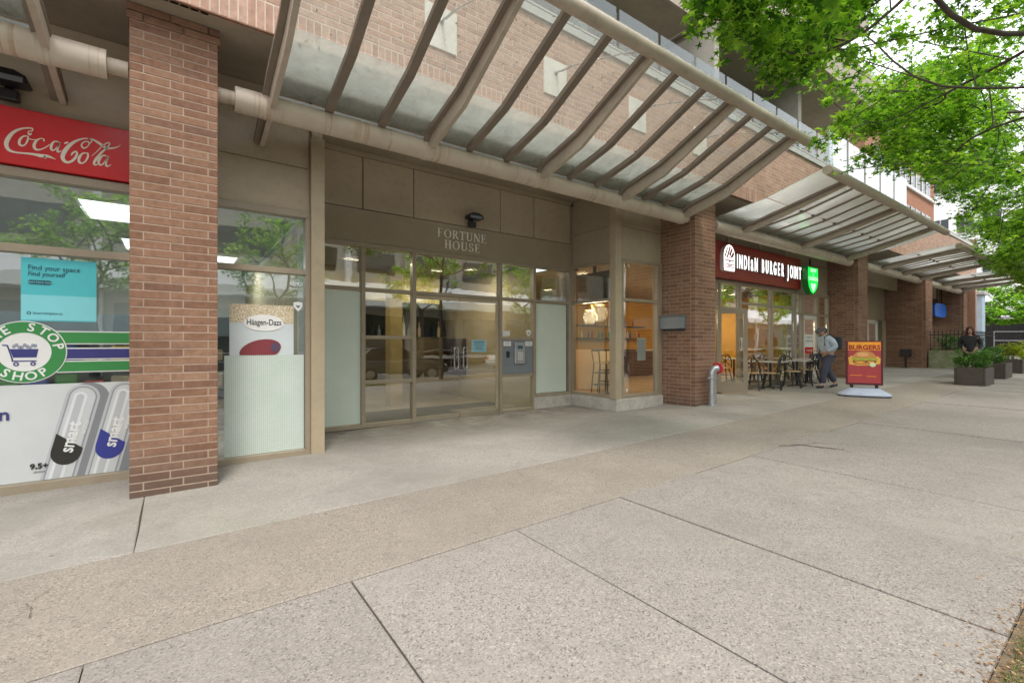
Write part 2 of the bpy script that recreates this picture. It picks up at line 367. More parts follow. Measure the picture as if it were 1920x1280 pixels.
# pavement: every slab its own piece
pave = tag(thing('pavement', None, None), kind='structure')
def slab(x0, x1, y0, y1, nx, ny, mat, gap=.005, dz=0, sx=0):
    x0 += gap; x1 -= gap; y0 += gap; y1 -= gap
    m = MB(); vs = []
    J = lambda: random.uniform(-.0012,.0012)
    for j in range(ny+1):
        for i in range(nx+1):
            x = x0+(x1-x0)*i/nx; y = y0+(y1-y0)*j/ny
            ex = i in (0, nx); ey = j in (0, ny)
            vs.append((x+(J() if ex else 0), y+(J() if ey else 0), g(x, y)+dz-(.004 if (ex or ey) else 0)))
    fs = [(j*(nx+1)+i, j*(nx+1)+i+1, (j+1)*(nx+1)+i+1, (j+1)*(nx+1)+i) for j in range(ny) for i in range(nx)]
    # thin rounded rim: duplicate border ring just inside is left to the sloping last cell; skirt goes down
    ring = [i for i in range(nx+1)]+[j*(nx+1)+nx for j in range(1, ny+1)]+[ny*(nx+1)+i for i in range(nx-1, -1, -1)]+[j*(nx+1) for j in range(ny-1, 0, -1)]
    n = len(vs)
    for k in ring: vs.append((vs[k][0], vs[k][1], vs[k][2]-.09))
    for k in range(len(ring)):
        k2 = (k+1) % len(ring); fs.append((ring[k], n+k, n+k2, ring[k2]))
    o = obj('paving_slab', m.add(vs, fs), mat, pave); return o
def grid_slab(x0, x1, y0, y1, mat, gap, step, dz=0):
    """slab whose outermost ring of cells is 8 mm wide, so that only the arris dips"""
    e = .008
    def ticks(a, b):
        n = max(1, int(round((b-a)/step))); t = [a, a+e]+[a+(b-a)*i/n for i in range(1, n)]+[b-e, b]; return t
    xs, ys = ticks(x0+gap, x1-gap), ticks(y0+gap, y1-gap); nx, ny = len(xs)-1, len(ys)-1
    ph = random.uniform(0, 9)
    def wob(s): return .0022*math.sin(s*9+ph)+.0016*math.sin(s*23+ph*2)+.0012*math.sin(s*51+ph)
    vs = []
    for j, y in enumerate(ys):
        for i, x in enumerate(xs):
            ox = wob(y) if i in (0, nx) else 0; oy = wob(x) if j in (0, ny) else 0
            vs.append((x+ox, y+oy, g(x, y)+dz-(.005 if i in (0,nx) or j in (0,ny) else 0)))
    fs = [(j*(nx+1)+i, j*(nx+1)+i+1, (j+1)*(nx+1)+i+1, (j+1)*(nx+1)+i) for j in range(ny) for i in range(nx)]
    ring = [i for i in range(nx+1)]+[j*(nx+1)+nx for j in range(1, ny+1)]+[ny*(nx+1)+i for i in range(nx-1, -1, -1)]+[j*(nx+1) for j in range(ny-1, 0, -1)]
    n = len(vs); vs += [(vs[k][0], vs[k][1], vs[k][2]-.09) for k in ring]
    fs += [(ring[k], n+k, n+(k+1) % len(ring), ring[(k+1) % len(ring)]) for k in range(len(ring))]
    return obj('paving_slab', MB().add(vs, fs), mat, pave)
edges = [-7.86,-6.61,-5.36,-4.11,-2.86,-1.61,-.36,.90,2.20,3.42,4.66,5.9]
x = 7.0
while x < 46: edges.append(x); x += 1.25 if x < 20 else 3.75
for i, (a, b) in enumerate(zip(edges, edges[1:])):
    gp = .0055 if i in (7, 8, 9, 10) else .004
    if a >= 4: gp = .003
    grid_slab(a, b, .44, 3.0, M['slab'], gp, .8, dz=.006*math.sin(i*2.3) if a > 3 else 0)
for a, b in zip(lin(-7.9, 45.8, 8), lin(-7.9, 45.8, 8)[1:]):
    grid_slab(a, b, 3.006, 4.35, M['slab_tan'], .003, 1.0)
xs = [-7.9, -.25, 8.75, 17.9, 27, 36.5, 46]
for a, b in zip(xs, xs[1:]):
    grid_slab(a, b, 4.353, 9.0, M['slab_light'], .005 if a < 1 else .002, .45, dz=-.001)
# joint bed under the slabs
sheet('joint_bed', lin(-8,46,54), [.46,3,4.35,5.2,5.6,6,6.4,6.8,7.4,8,8.98], -.022, M['joint'])

def crack(pts, w=.010):
    m = MB(); P_ = []
    for (x0, y0), (x1, y1) in zip(pts, pts[1:]):
        for k in range(6): t_ = k/6; P_.append((x0+(x1-x0)*t_+random.uniform(-.012,.012), y0+(y1-y0)*t_+random.uniform(-.012,.012)))
    P_.append(pts[-1])
    for a, b in zip(P_, P_[1:]):
        l = math.hypot(b[0]-a[0], b[1]-a[1]) or 1; nx, ny = -(b[1]-a[1])/l, (b[0]-a[0])/l; w0, w1 = w*random.uniform(.3,1), w*random.uniform(.3,1)
        m.add([(a[0]-nx*w0,a[1]-ny*w0,g(*a)+.0105),(b[0]-nx*w1,b[1]-ny*w1,g(*b)+.0105),(b[0]+nx*w1,b[1]+ny*w1,g(*b)+.0105),(a[0]+nx*w0,a[1]+ny*w0,g(*a)+.0105)],[(0,1,2,3)])
    return tag(obj('pavement_crack', m, M['joint']), kind='structure')
crack([(6.65,3.02),(6.95,2.85),(7.02,2.6),(7.1,2.4)], .022); crack([(6.9,2.9),(7.3,2.75),(7.6,2.2)], .008)
crack([(-.62,4.05),(-.70,3.88),(-.66,3.66)], .003)

# ================================================================= pillars
CH = .0813; BL = .305
def brick_mesh(l, d, h, name='brick'):
    m = MB(); m.box(-l/2, l/2, -d/2, d/2, -h/2, h/2); me = m.mesh(name)
    bm = bmesh.new(); bm.from_mesh(me); bmesh.ops.bevel(bm, geom=bm.edges[:], offset=.0025, segments=1, affect='EDGES'); bm.to_mesh(me); bm.free(); return me
_bm = {}
def brick(parent, x0, x1, y0, y1, z0, z1, mat, acc=None):
    if acc is not None:
        acc.box(x0, x1, y0, y1, z0, z1); return
    key = (round(x1-x0, 3), round(y1-y0, 3), round(z1-z0, 3), mat.name)
    if key not in _bm:
        me = brick_mesh(*key[:3]); me.materials.append(mat); _bm[key] = me
    o = bpy.data.objects.new('brick', _bm[key]); C.objects.link(o); o.parent = parent
    b = Vector(parent.get('_base', (0,0,0))); o.location = Vector(((x0+x1)/2,(y0+y1)/2+random.uniform(-.0012,.0012),(z0+z1)/2))-b
    o.rotation_euler = (0, random.uniform(-.002,.002), random.uniform(-.003,.003)); return o
TOPZ = CAM+3.29
def pillar(x0, x1, label, y0=5.78, y1=6.70, single_front=True, single_side=False, limit=300):
    zb = min(g(x0, y0), g(x1, y0))-.06
    p = thing('brick_pillar', label, 'brick pillar', ((x0+x1)/2, y0, zb), 'brick pillars holding up the arcade')
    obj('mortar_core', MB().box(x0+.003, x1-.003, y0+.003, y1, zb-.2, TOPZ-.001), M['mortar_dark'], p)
    n = int((TOPZ-zb)/CH); rest = MB(); cnt = 0; J = .012
    for k in range(n+1):
        z0 = TOPZ-(k+1)*CH+J/2; z1 = TOPZ-k*CH-J/2
        if z0 < zb-.05: break
        pr = .018 if k in (0, 1) else 0
        cuts = [0, .107, .107+.318, x1-x0] if k % 2 else [0, .318, .636, x1-x0]
        for a, b in zip(cuts, cuts[1:]):
            one = single_front and cnt < limit
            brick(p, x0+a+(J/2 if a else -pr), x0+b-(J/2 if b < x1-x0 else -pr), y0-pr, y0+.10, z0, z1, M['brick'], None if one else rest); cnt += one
        off = .10+J
        ys = [off, off+.21, off+.528, y1-y0] if k % 2 else [off, off+.318, off+.636, y1-y0]
        for a, b in zip(ys, ys[1:]):
            one = single_side and cnt < limit
            brick(p, x0-pr, x0+.09, y0+a, y0+b-J, z0, z1, M['brick'], None if one else rest); cnt += one
            rest.box(x1-.09, x1+pr, y0+a, y0+b-J, z0, z1)
    tag(obj('brickwork', rest, M['brick'], p), kind='stuff')
    return p
pillar(-.366, .354, 'nearest brick pillar, between the red script sign and the frosted shop window')
p2 = pillar(8.99, 9.77, 'brick pillar beside the standpipe with a grey metal box on its side', y1=6.72, single_side=True)
pillar(18.25, 19.1, 'brick pillar behind the burger board, right of the walking man', y1=6.9, single_front=False)
pillar(25.9, 26.9, 'brick pillar with an ash bin standing against its side', y1=7.3, single_front=False)
pillar(32.55, 33.4, 'farthest brick pillar, beside the pale blue column', y1=7.3, single_front=False)

# ================================================================= building above
XL, XR = -9.0, 33.45
bld = thing('apartment_building', 'brown brick apartment building with balconies above the arcade of shops', 'building', (10, 9, .1))
YW = 5.48; WT = CAM+4.92
WBOT = TOPZ
wall = obj('upper_wall', MB().box(XL, XR, YW+.003, YW+.22, WBOT+.002, WT-.002), M['mortar'], bld)
rest = MB(); cand = []
J = .013
k = 0; z = WBOT; sx = XL
while sx < XR-.08:
    cand.append((sx+J/2, sx+CH-J/2, WBOT, WBOT+BL-J)); sx += CH
z = WBOT+BL; row = 0
while z+CH < WT+.005:
    x = XL-(BL/2 if row % 2 else 0)
    while x < XR:
        a, b = max(x, XL), min(x+BL, XR)
        if b-a > .05: cand.append((a+J/2, b-J/2, z+J/2, z+CH-J/2))
        x += BL
    z += CH; row += 1
def infr(c):
    u, v, d = proj((c[0]+c[1])/2, YW, (c[2]+c[3])/2); return (d > 0 and 150 < u < 1500 and v > -10), d
order = sorted(cand, key=lambda c: (not infr(c)[0], infr(c)[1]))
for i, c in enumerate(order):
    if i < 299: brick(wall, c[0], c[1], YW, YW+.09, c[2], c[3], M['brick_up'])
    else: rest.box(c[0], c[1], YW, YW+.09, c[2], c[3])
tag(obj('brickwork', rest, M['brick_up'], wall), kind='stuff')
obj('coping', MB().box(XL, XR, YW-.04, YW+.26, WT, WT+.12), M['coping'], bld)
# soffit of the arcade and its dark metal edge
obj('soffit', MB().box(XL, XR, YW+.02, 10.4, TOPZ, TOPZ+.12), M['soffit'], bld)
obj('soffit_edge', MB().box(XL, XR, YW-.002, YW+.03, TOPZ-.015, TOPZ-.001), M['brick'], bld)
obj('storefront_head', MB().box(XL, 1.55, 6.70, 6.85, CAM+2.36, TOPZ).box(7.6, 8.95, 6.70, 6.85, CAM+2.36, TOPZ).box(9.8, XR, 6.74, 6.9, CAM+2.36, TOPZ), M['clad'], bld)
# terrace: rail, glass guard, floor
rail = MB().bar((XL,YW+.1,CAM+5.19),(XR,YW+.1,CAM+5.19),.04,.03)
for i in range(0, 38): rail.box(XL+i*1.2-.02, XL+i*1.2+.02, YW+.08, YW+.12, WT+.12, CAM+5.19)
obj('terrace_rail', rail, M['coping'], bld)
obj('terrace_floor', MB().box(XL, XR, YW+.23, 10.4, WT-.15, WT-.02), M['concrete'], bld)
for i in range(11):
    a = 2.87+i*1.2
    gp = obj('guard_panel', MB().box(a+.04, a+1.16, 5.70, 5.712, CAM+5.12, CAM+6.06), M['guard_glass'], bld)
    obj('guard_post', MB().box(a-.015, a+.015, 5.73, 5.78, WT-.1, CAM+5.98), M['black'], bld)
# storeys above, set back behind deep balconies
M['dark_glass'] = paint('dark_apartment_glass', (.02,.024,.028), .06, var=.2)
M['parti'] = paint('balcony_party_wall', (.40,.37,.32), .85, var=.08, dirt=.2)
M['fascia'] = paint('balcony_fascia', (.36,.30,.25), .8, var=.08, dirt=.2)
for s in range(5):
    zb = CAM+7.45+s*2.75; ye = 5.3+(.0 if s == 0 else .3*s)
    for k in range(5):
        x0 = -7+k*8.6; st = .9*(k % 2)
        if x0 > 10.5: continue
        bal = obj('balcony', MB().box(x0, x0+8.2, ye+st, 9.2, zb, zb+.2), M['soffit'], bld)
        obj('balcony_fascia', MB().box(x0-.03, x0+8.23, ye+st-.06, ye+st-.003, zb-.06, zb+(.5 if s else .95)), M['fascia'], bal)
        obj('balcony_guard', MB().box(x0+.02, x0+8.15, ye+st+.1, ye+st+.112, zb+(.5 if s else .95), zb+1.15), M['guard_glass'], bal)
for s in range(6):
    z0 = WT-.02+s*2.75-(0 if s else 0); 
    for k in range(11):
        x0 = -7+k*4.3
        if x0 > 16: continue
        obj('party_wall', MB().box(x0-.1, x0+.1, 6.0+.25*min(s,3), 9.2, z0+.01, z0+2.53), M['parti'], bld)
        w = obj('balcony_window', MB().box(x0+.12, x0+3.2, 9.2, 9.25, z0+.02, z0+2.4), M['dark_glass'], bld)
        fr = MB()
        for xx in (.12, 1.6, 3.15): fr.box(x0+xx, x0+xx+.07, 9.15, 9.199, z0+.02, z0+2.4)
        obj('window_frame', fr, M['coping'], w)
obj('rear_wall', MB().box(XL, 17, 9.26, 9.6, WT, CAM+24), M['parti'], bld)
obj('end_wall', MB().box(XR, XR+.3, YW+.02, 20, .3, WT+.5), M['brick_up'], bld)
# dark band low on the arcade in front of which nothing shows
# concrete anchor plates of the tie rods
for i, xx in enumerate([.85, 2.8, 4.77, 6.72, 8.68]):
    a = obj('anchor_plate', MB().cbox(xx-.23, xx+.23, YW-.025, YW+.01, CAM+3.83, CAM+4.39, .006), M['plate'], bld)
    hk = MB().tube([(xx, YW-.02, CAM+4.2), (xx, YW-.10, CAM+4.19), (xx, YW-.17, CAM+4.16)], .016, 8).ball((xx, YW-.035, CAM+4.2), .035, 8, 5)
    obj('anchor_eye', hk, M['galv'], a)

# ================================================================= glass canopies
def beam_poly(x, w, pts):
    """beam in the plane X=x; pts = (y, z centre, depth)"""
    m = MB(); n = len(pts); vs = []
    for i, (y, z, d) in enumerate(pts):
        a = pts[max(i-1,0)]; b = pts[min(i+1,n-1)]; ty, tz = b[0]-a[0], b[1]-a[1]; l = math.hypot(ty, tz); ny, nz = -tz/l, ty/l
        if nz < 0: ny, nz = -ny, -nz
        for sx in (-w/2, w/2):
            vs += [(x+sx, y-ny*d/2, z-nz*d/2), (x+sx, y+ny*d/2, z+nz*d/2)]
    fs = []
    for i in range(n-1):
        o = i*4; p = o+4
        fs += [(o,o+1,p+1,p),(o+2,p+2,p+3,o+3),(o+1,o+3,p+3,p+1),(o,p,p+2,o+2)]
    fs += [(0,2,3,1),((n-1)*4,(n-1)*4+1,(n-1)*4+3,(n-1)*4+2)]
    return m.add(vs, fs)
def canopy(label, xa, xb, heavies, nthin, knee, px0, px1, rods=False, glass_from=None, dirty=True, rise=3.20):
    zp, yp = CAM+2.70, 5.95
    zo = CAM+(3.62 if knee else rise); yo = 3.66
    t = thing('glass_canopy', label, 'canopy', ((xa+xb)/2, yp, zp), 'glass and steel canopies along the facade')
    pr = [(.13, px0), (.13, px1)]
    pipe = MB().tube([(px0, yp, zp), (px1, yp, zp)], .132, 28)
    smooth(obj('pipe', pipe, M['pipe'], t), 50)
    for a, b in ((px0-.16, px0), (px1, px1+.16)):
        smooth(obj('pipe_stub', MB().tube([(a, yp, zp), (b, yp, zp)], .075, 20), M['pipe'], t), 50)
    for xx in heavies:
        c = MB().lathe([(.1325,-.05),(.139,-.045),(.139,.045),(.1325,.05)], (xx, yp, zp), 28, 'x'); smooth(obj('pipe_collar', c, M['pipe'], t), 30)
    smooth(obj('outer_pipe', MB().tube([(xa, yo, zo), (xb, yo, zo)], .085, 24), M['steel'], t), 50)
    if knee:
        P = [(6.62, zp-.16, .09), (6.1, zp-.04, .14), (5.74, zp+.08, .24), (4.95, CAM+2.98, .25), (yo+.02, zo-.02, .17)]
        Q = [(5.86, zp+.09, .13), (4.95, CAM+3.02, .14), (yo+.02, zo+.0, .12)]
        K = (4.95, CAM+3.10)
    else:
        P = [(6.66, zp-.18, .09), (6.1, zp-.03, .14), (5.74, zp+.06, .20), (5.4, zp+.13, .20), (yo+.02, zo-.01, .12)]
        Q = [(5.86, zp+.11, .07), (4.8, zp+.30, .07), (yo+.02, zo+.02, .06)]
        K = (4.8, zp+.36)
    for xx in heavies:
        PP = P if xx in (.85, -.98) else [(5.90, P[2][1]-.05, .06)]+P[2:]
        # flat carrier bar under the glass, painted dark for its underside shade, pale fin hanging from its right edge
        top = [(y, z+d*.5-.035, .055) for y, z, d in PP]; fin = [(y, z-.03, max(.02, d-.06)) for y, z, d in PP]
        bm0 = beam_poly(xx, .13, top); obj('carrier_bar', bm0, M['bar'], t)
        obj('beam', beam_poly(xx+.03, .055, fin), M['steel'], t)
    hs = sorted(heavies); bars = []
    for a, b in zip(hs, hs[1:]):
        for k in range(1, nthin+1): bars.append(a+(b-a)*k/(nthin+1))
    for xx in bars: obj('glazing_bar', beam_poly(xx, .10 if knee else .055, [(y, z+d*.3, d*.5) for y, z, d in Q]), M['bar'], t)
    lines = sorted(hs+bars)
    if glass_from is not None: lines = [glass_from]+lines
    if xb-lines[-1] > .2: lines.append(xb)
    for a, b in zip(lines, lines[1:]):
        for (y0, z0, y1, z1, gm) in ((5.95, zp+.20, K[0]+.012, K[1]+.0, 'canopy_glass_low' if dirty else 'canopy_glass'), (K[0]-.012, K[1]+.008, yo-.03, zo+.095, 'canopy_glass')):
            a1, b1 = a+.014, b-.014; th = .012
            m = MB().add([(a1,y0,z0),(b1,y0,z0),(b1,y1,z1),(a1,y1,z1),(a1,y0,z0+th),(b1,y0,z0+th),(b1,y1,z1+th),(a1,y1,z1+th)],
                         [(0,1,2,3),(7,6,5,4),(0,4,5,1),(1,5,6,2),(2,6,7,3),(3,7,4,0)])
            obj('glass_pane', m, M[gm if knee or dirty else 'canopy_glass_far'], t)
    # gutter lip over the pipe and clamps at the seam
    obj('gutter', MB().box(lines[0], lines[-1], 6.04, 6.10, zp+.10, zp+.22), M['coping'], t)
    cl = MB()
    for xx in lines[1:-1]: cl.box(xx-.03, xx+.03, K[0]-.03, K[0]+.03, K[1]-.02, K[1]+.03)
    obj('glass_clamp', cl, M['black'], t)
    if rods:
        for xx in heavies:
            r = MB().tube([(xx, YW-.17, CAM+4.16), (xx, YW-.42, CAM+4.125)], .017, 8).tube([(xx, YW-.40, CAM+4.128), (xx, 3.8, zo+.10)], .009, 8).tube([(xx, 4.1, CAM+3.80), (xx, 3.8, zo+.10)], .016, 8)
            obj('tie_rod', r, M['galv'], t)
    return t
canopy('tall bent glass canopy over the FORTUNE HOUSE entrance', .55, 9.15, [.85, 2.8, 4.77, 6.72, 8.68], 2, True, .52, 8.80, rods=True)
canopy('flat glass canopy over the burger restaurant sign', 10.0, 18.5, [11.05, 14.2, 17.4], 4, False, 9.94, 18.0, glass_from=10.05, dirty=False, rise=3.30)
canopy('glass canopy past the burger restaurant, between the third and fourth pillars', 20.0, 25.7, [20.7, 23.0, 25.3], 4, False, 19.3, 25.6, glass_from=20.1, dirty=False, rise=3.10)
canopy('farthest glass canopy, over the blue sign', 28.0, 33.4, [28.7, 30.6, 32.5], 3, False, 27.1, 32.4, glass_from=28.1, dirty=False, rise=3.0)
canopy('glass canopy above the red script sign at the left edge', -9.3, -.8, [-8.7, -4.8, -.98], 3, False, -9.3, -.54, dirty=True)
# ================================================================= text and print helpers
def text_mb(s, size, depth=.004, sx=1.0, offset=0.0, shear=0, spacing=1.0, align='CENTER'):
    cu = bpy.data.curves.new('t', 'FONT'); cu.body = s; cu.size = size; cu.extrude = depth/2; cu.align_x = align; cu.align_y = 'CENTER'
    cu.offset = offset; cu.shear = shear; cu.space_character = spacing; cu.resolution_u = 3
    o = bpy.data.objects.new('t', cu); C.objects.link(o); dg = bpy.context.evaluated_depsgraph_get()
    me = bpy.data.meshes.new_from_object(o.evaluated_get(dg)); bpy.data.objects.remove(o); bpy.data.curves.remove(cu)
    m = MB(); m.add([(v.co.x*sx, v.co.y, v.co.z) for v in me.vertices], [tuple(p.vertices) for p in me.polygons]); bpy.data.meshes.remove(me)
    return m
def on_wall(m, x, y, z, rot=0):
    """stand flat XY lettering up on a wall that faces the street; rot turns it in its plane"""
    c, s = math.cos(rot), math.sin(rot)
    m.v = [(x+a*c-b*s, y-h, z+a*s+b*c) for a, b, h in m.v]; return m
def words(parent, s, x, y, z, size, mat, depth=.003, name='lettering', **kw):
    rot = kw.pop('rot', 0); return obj(name, on_wall(text_mb(s, size, depth, **kw), x, y, z, rot), mat, parent)
def flat(poly, y, th=.002):
    return MB().prism([(p[0], p[1]) for p in poly], y-th, y)
def ell(cx, cz, rx, rz, n=40, a0=0, a1=360, tilt=0):
    t = R(tilt); out = []
    for i in range(n+(0 if a1-a0 == 360 else 1)):
        a = R(a0+(a1-a0)*i/n); x, z = rx*math.cos(a), rz*math.sin(a); out.append((cx+x*math.cos(t)-z*math.sin(t), cz+x*math.sin(t)+z*math.cos(t)))
    return out
def ring(cx, cz, r0, r1, y, th=.002, n=64, a0=0, a1=360):
    m = MB(); k = n+1; vs = []
    for i in range(k):
        a = R(a0+(a1-a0)*i/n)
        for r in (r0, r1):
            for yy in (y-th, y): vs.append((cx+r*math.cos(a), yy, cz+r*math.sin(a)))
    fs = []
    for i in range(n):
        o, p = i*4, i*4+4; fs += [(o,o+2,p+2,p),(o+1,p+1,p+3,o+3),(o+2,o+3,p+3,p+2),(o,p,p+1,o+1)]
    return m.add(vs, fs)
def spline(pts, n=8):
    out = []; P = [pts[0]]+list(pts)+[pts[-1]]
    for i in range(1, len(P)-2):
        a, b, c, d = (np.array(P[j], float) for j in (i-1, i, i+1, i+2))
        for k in range(n):
            t = k/n; out.append(tuple(.5*((2*b)+(c-a)*t+(2*a-5*b+4*c-d)*t*t+(3*b-a-3*c+d)*t**3)))
    out.append(tuple(pts[-1])); return out
def stroke(m, pts, y, conv, th=.003, n=8):
    """brush stroke; pts (a, b, halfwidth) in drawing units, conv maps drawing -> (x, z)"""
    P = spline(pts, n); L_, R_ = [], []
    for i, (a, b, w) in enumerate(P):
        q = P[min(i+1, len(P)-1)]; p = P[max(i-1, 0)]; dx, dy = q[0]-p[0], q[1]-p[1]; l = math.hypot(dx, dy) or 1
        nx, ny = -dy/l*max(w,.3), dx/l*max(w,.3); L_.append(conv(a+nx, b+ny)); R_.append(conv(a-nx, b-ny))
    vs = []
    for l, r in zip(L_, R_): vs += [(l[0], y-th, l[1]), (r[0], y-th, r[1])]
    m.add(vs, [(i*2, i*2+1, i*2+3, i*2+2) for i in range(len(P)-1)]); return m
def pr(name, col, rough=.45): return paint('print_'+name, col, rough, var=.03, scale=5)
WHITE, NAVY, GREEN, RED = pr('white', (.80,.80,.78)), pr('navy', (.045,.045,.20)), pr('green', (.045,.26,.07)), pr('red', (.62,.012,.018), .22)

# ================================================================= generic glazing
def mull(parent, x0, x1, y0, y1, z0, z1, mat=None, name='mullion'):
    return obj(name, MB().cbox(x0, x1, y0, y1, z0, z1, .003), mat or M['frame'], parent)
def pane(parent, x0, x1, z0, z1, y, mat=None, name='glass_pane', rim=.012):
    return obj(name, MB().box(x0, x1, y, y+.008, z0, z1), mat or M['glass'], parent)
H0, H1, H2 = CAM+1.72, CAM+.95, CAM-1.467

# ---- convenience shop window (left of the near pillar)
YG = 6.65
sh = thing('shop_window', 'convenience shop window covered in posters under the red script sign', 'shop window', (-2, YG, .03))
mull(sh, -6.4, -.10, YG-.05, YG+.07, H0-.06, H0+.03, name='head_frame'); mull(sh, -6.4, -.10, YG-.05, YG+.07, H1-.035, H1+.045, name='transom')
mull(sh, -6.4, -.10, YG-.06, YG+.07, H2-.12, H2+.075, name='sill_frame')
for xx in (-6.4, -4.35, -2.3, -.16): mull(sh, xx, xx+.06, YG-.048, YG+.068, H2+.076, H0-.061)
for a, b in ((-6.34,-4.35),(-4.29,-2.3),(-2.24,-.16)):
    pane(sh, a, b, H1+.046, H0-.061, YG+.02); pane(sh, a, b, H2+.076, H1-.036, YG+.02)
obj('head_panel', MB().cbox(-6.4, -.1, YG+.0, YG+.049, H0+.62, TOPZ-.003, .004), M['clad'], sh)
obj('sign_backing', MB().box(-6.4, -.1, YG+.0, YG+.045, H0+.031, H0+.619), M['clad_dark'], sh)

# ---- red script sign
YS = 6.56
sg = thing('soda_sign', 'glossy red Coca-Cola sign with white script lettering', 'sign', (-1.1, YS, CAM+1.75))
obj('sign_box', MB().cbox(-1.95, -.20, YS, YG-.002, CAM+1.765, CAM+2.325, .006), RED, sg)
def cv(a, b):
    p = px(a/4.0, b/4.0, Y=YS); return (p[0], p[2])
cc = MB()
ST = [
 [(238,1002,5),(225,1010,8),(212,1000,5),(218,985,3),(240,985,4),(245,968,5),(215,962,5),(160,968,7),(105,992,12),(65,1035,17),(48,1080,17),(62,1120,12),(105,1142,7),(170,1150,6),(250,1158,8),(310,1170,12),(350,1172,10),(385,1182,6),(420,1198,1)],
 [(330,1172,6),(345,1185,5),(335,1192,2)],
 [(205,1022,4),(175,1025,6),(150,1050,10),(146,1080,10),(165,1095,6),(190,1085,6),(207,1055,8),(212,1030,6),(205,1022,4)],
 [(212,1035,3),(235,1048,3),(275,1050,3)],
 [(330,1062,8),(328,1045,4),(300,1042,4),(270,1062,10),(256,1095,12),(268,1120,8),(300,1124,5),(340,1108,4),(375,1085,3)],
 [(440,1068,4),(415,1062,5),(393,1078,9),(383,1108,10),(392,1128,6),(412,1124,5),(436,1095,6),(447,1072,5)],
 [(450,1068,7),(436,1105,8),(432,1135,8),(446,1140,5),(462,1130,2)],
 [(482,1078,6),(512,1068,7)],
 [(665,1085,3),(668,1070,4),(648,1062,4),(622,1072,5),(612,1095,6),(628,1112,5),(652,1105,4),(672,1080,4),(690,1058,4),(660,1042,4),(610,1045,6),(555,1068,11),(505,1110,16),(474,1160,17),(474,1195,14),(500,1218,9),(535,1212,9),(565,1185,10),(578,1155,9),(568,1138,6),(545,1150,7),(535,1168,4)],
 [(660,1042,4),(700,1050,6),(750,1080,9),(800,1112,9),(850,1112,6),(885,1102,4),(906,1088,1)],
 [(650,1150,4),(622,1152,6),(598,1178,10),(592,1210,10),(612,1226,6),(640,1212,6),(658,1180,8),(660,1156,6),(650,1150,4)],
 [(690,1170,2),(725,1140,3),(768,1098,4),(806,1074,5),(824,1082,5),(800,1112,6),(758,1150,9),(718,1200,11),(705,1228,8),(720,1238,5),(740,1225,3)],
 [(800,1172,4),(775,1168,5),(750,1190,9),(740,1220,10),(752,1238,6),(772,1232,5),(796,1200,6),(808,1175,5)],
 [(812,1172,7),(798,1210,8),(796,1240,8),(810,1248,5),(835,1235,2)],
]
for s_ in ST: stroke(cc, s_, YS-.001, cv)
obj('script_lettering', cc, pr('cream', (.80,.72,.60)), sg)

# ---- posters on the shop glass
def rect(parent, name, x0, x1, z0, z1, y, mat, th=.002): return obj(name, MB().box(x0, x1, y-th, y, z0, z1), mat, parent)
CYAN = pr('cyan', (.09,.55,.60)); CY2 = pr('pale_cyan', (.25,.70,.76)); TEAL = pr('dark_teal', (.03,.11,.15))
pc = thing('space_poster', 'turquoise poster reading Find your space in the shop window', 'poster', (-.98, YG, CAM+.2))
rect(pc, 'poster_sheet', -1.262, -.695, CAM+.235, CAM+.875, YG+.012, CYAN)
rect(pc, 'poster_band', -1.262, -.695, CAM+.245, CAM+.50, YG+.009, CY2)
words(pc, 'Find your space', -1.215, YG+.006, CAM+.775, .072, TEAL, align='LEFT', sx=.86)
words(pc, 'Find yourself', -1.215, YG+.006, CAM+.712, .066, TEAL, align='LEFT', sx=.8, shear=.1)
obj('poster_button', flat(ell(-1.19,CAM+.628,.022,.022,12,90,270)+ell(-1.06,CAM+.628,.022,.022,12,-90,90), YG+.007), TEAL, pc)
words(pc, 'start here now', -1.125, YG+.003, CAM+.628, .03, CY2)
obj('poster_logo', ring(-1.205, CAM+.315, .009, .016, YG+.007), TEAL, pc); words(pc, 'beecrestspace.ca', -1.175, YG+.006, CAM+.315, .04, TEAL, align='LEFT', sx=.8)

st = thing('striped_decal', 'green and navy striped window film running beside the round shop logo', 'window decal', (-1, YG-.01, CAM-.2))
for z0, z1, mt in ((.01,.125,GREEN),(-.15,-.05,NAVY),(-.285,-.185,GREEN)):
    rect(st, 'white_edge', -2.2, -.17, CAM+z0-.012, CAM+z1+.012, YG+.018, WHITE); rect(st, 'stripe', -2.2, -.17, CAM+z0, CAM+z1, YG+.015, mt)
lg = thing('shop_logo', 'round green ONE STOP SHOP logo with a blue shopping cart', 'logo decal', (-1.235, YG-.02, CAM-.38))
cx, cz = -1.235, CAM-.079; yl = YG+.010
obj('white_disc', flat(ell(cx, cz, .312, .312, 64), yl), WHITE, lg)
obj('green_ring', ring(cx, cz, .195, .303, yl-.003), GREEN, lg)
def around(parent, s, r, a_mid, step, bottom=False):
    n = len(s)
    for i, ch in enumerate(s):
        if ch == ' ': continue
        k = i-(n-1)/2
        a = a_mid+(k*step if bottom else -k*step)
        words(parent, ch, cx+r*math.cos(R(a)), yl-.006, cz+r*math.sin(R(a)), .115, WHITE, offset=.0025, rot=R(a+90) if bottom else R(a-90), name='letter')
around(lg, 'ONE STOP', .249, 90, 22); around(lg, 'SHOP', .249, 270, 22, True)
ct = MB().add([(cx-.105,yl-.004,cz+.03),(cx+.10,yl-.004,cz+.03),(cx+.085,yl-.004,cz-.055),(cx-.08,yl-.004,cz-.055)],[(0,1,2,3)])
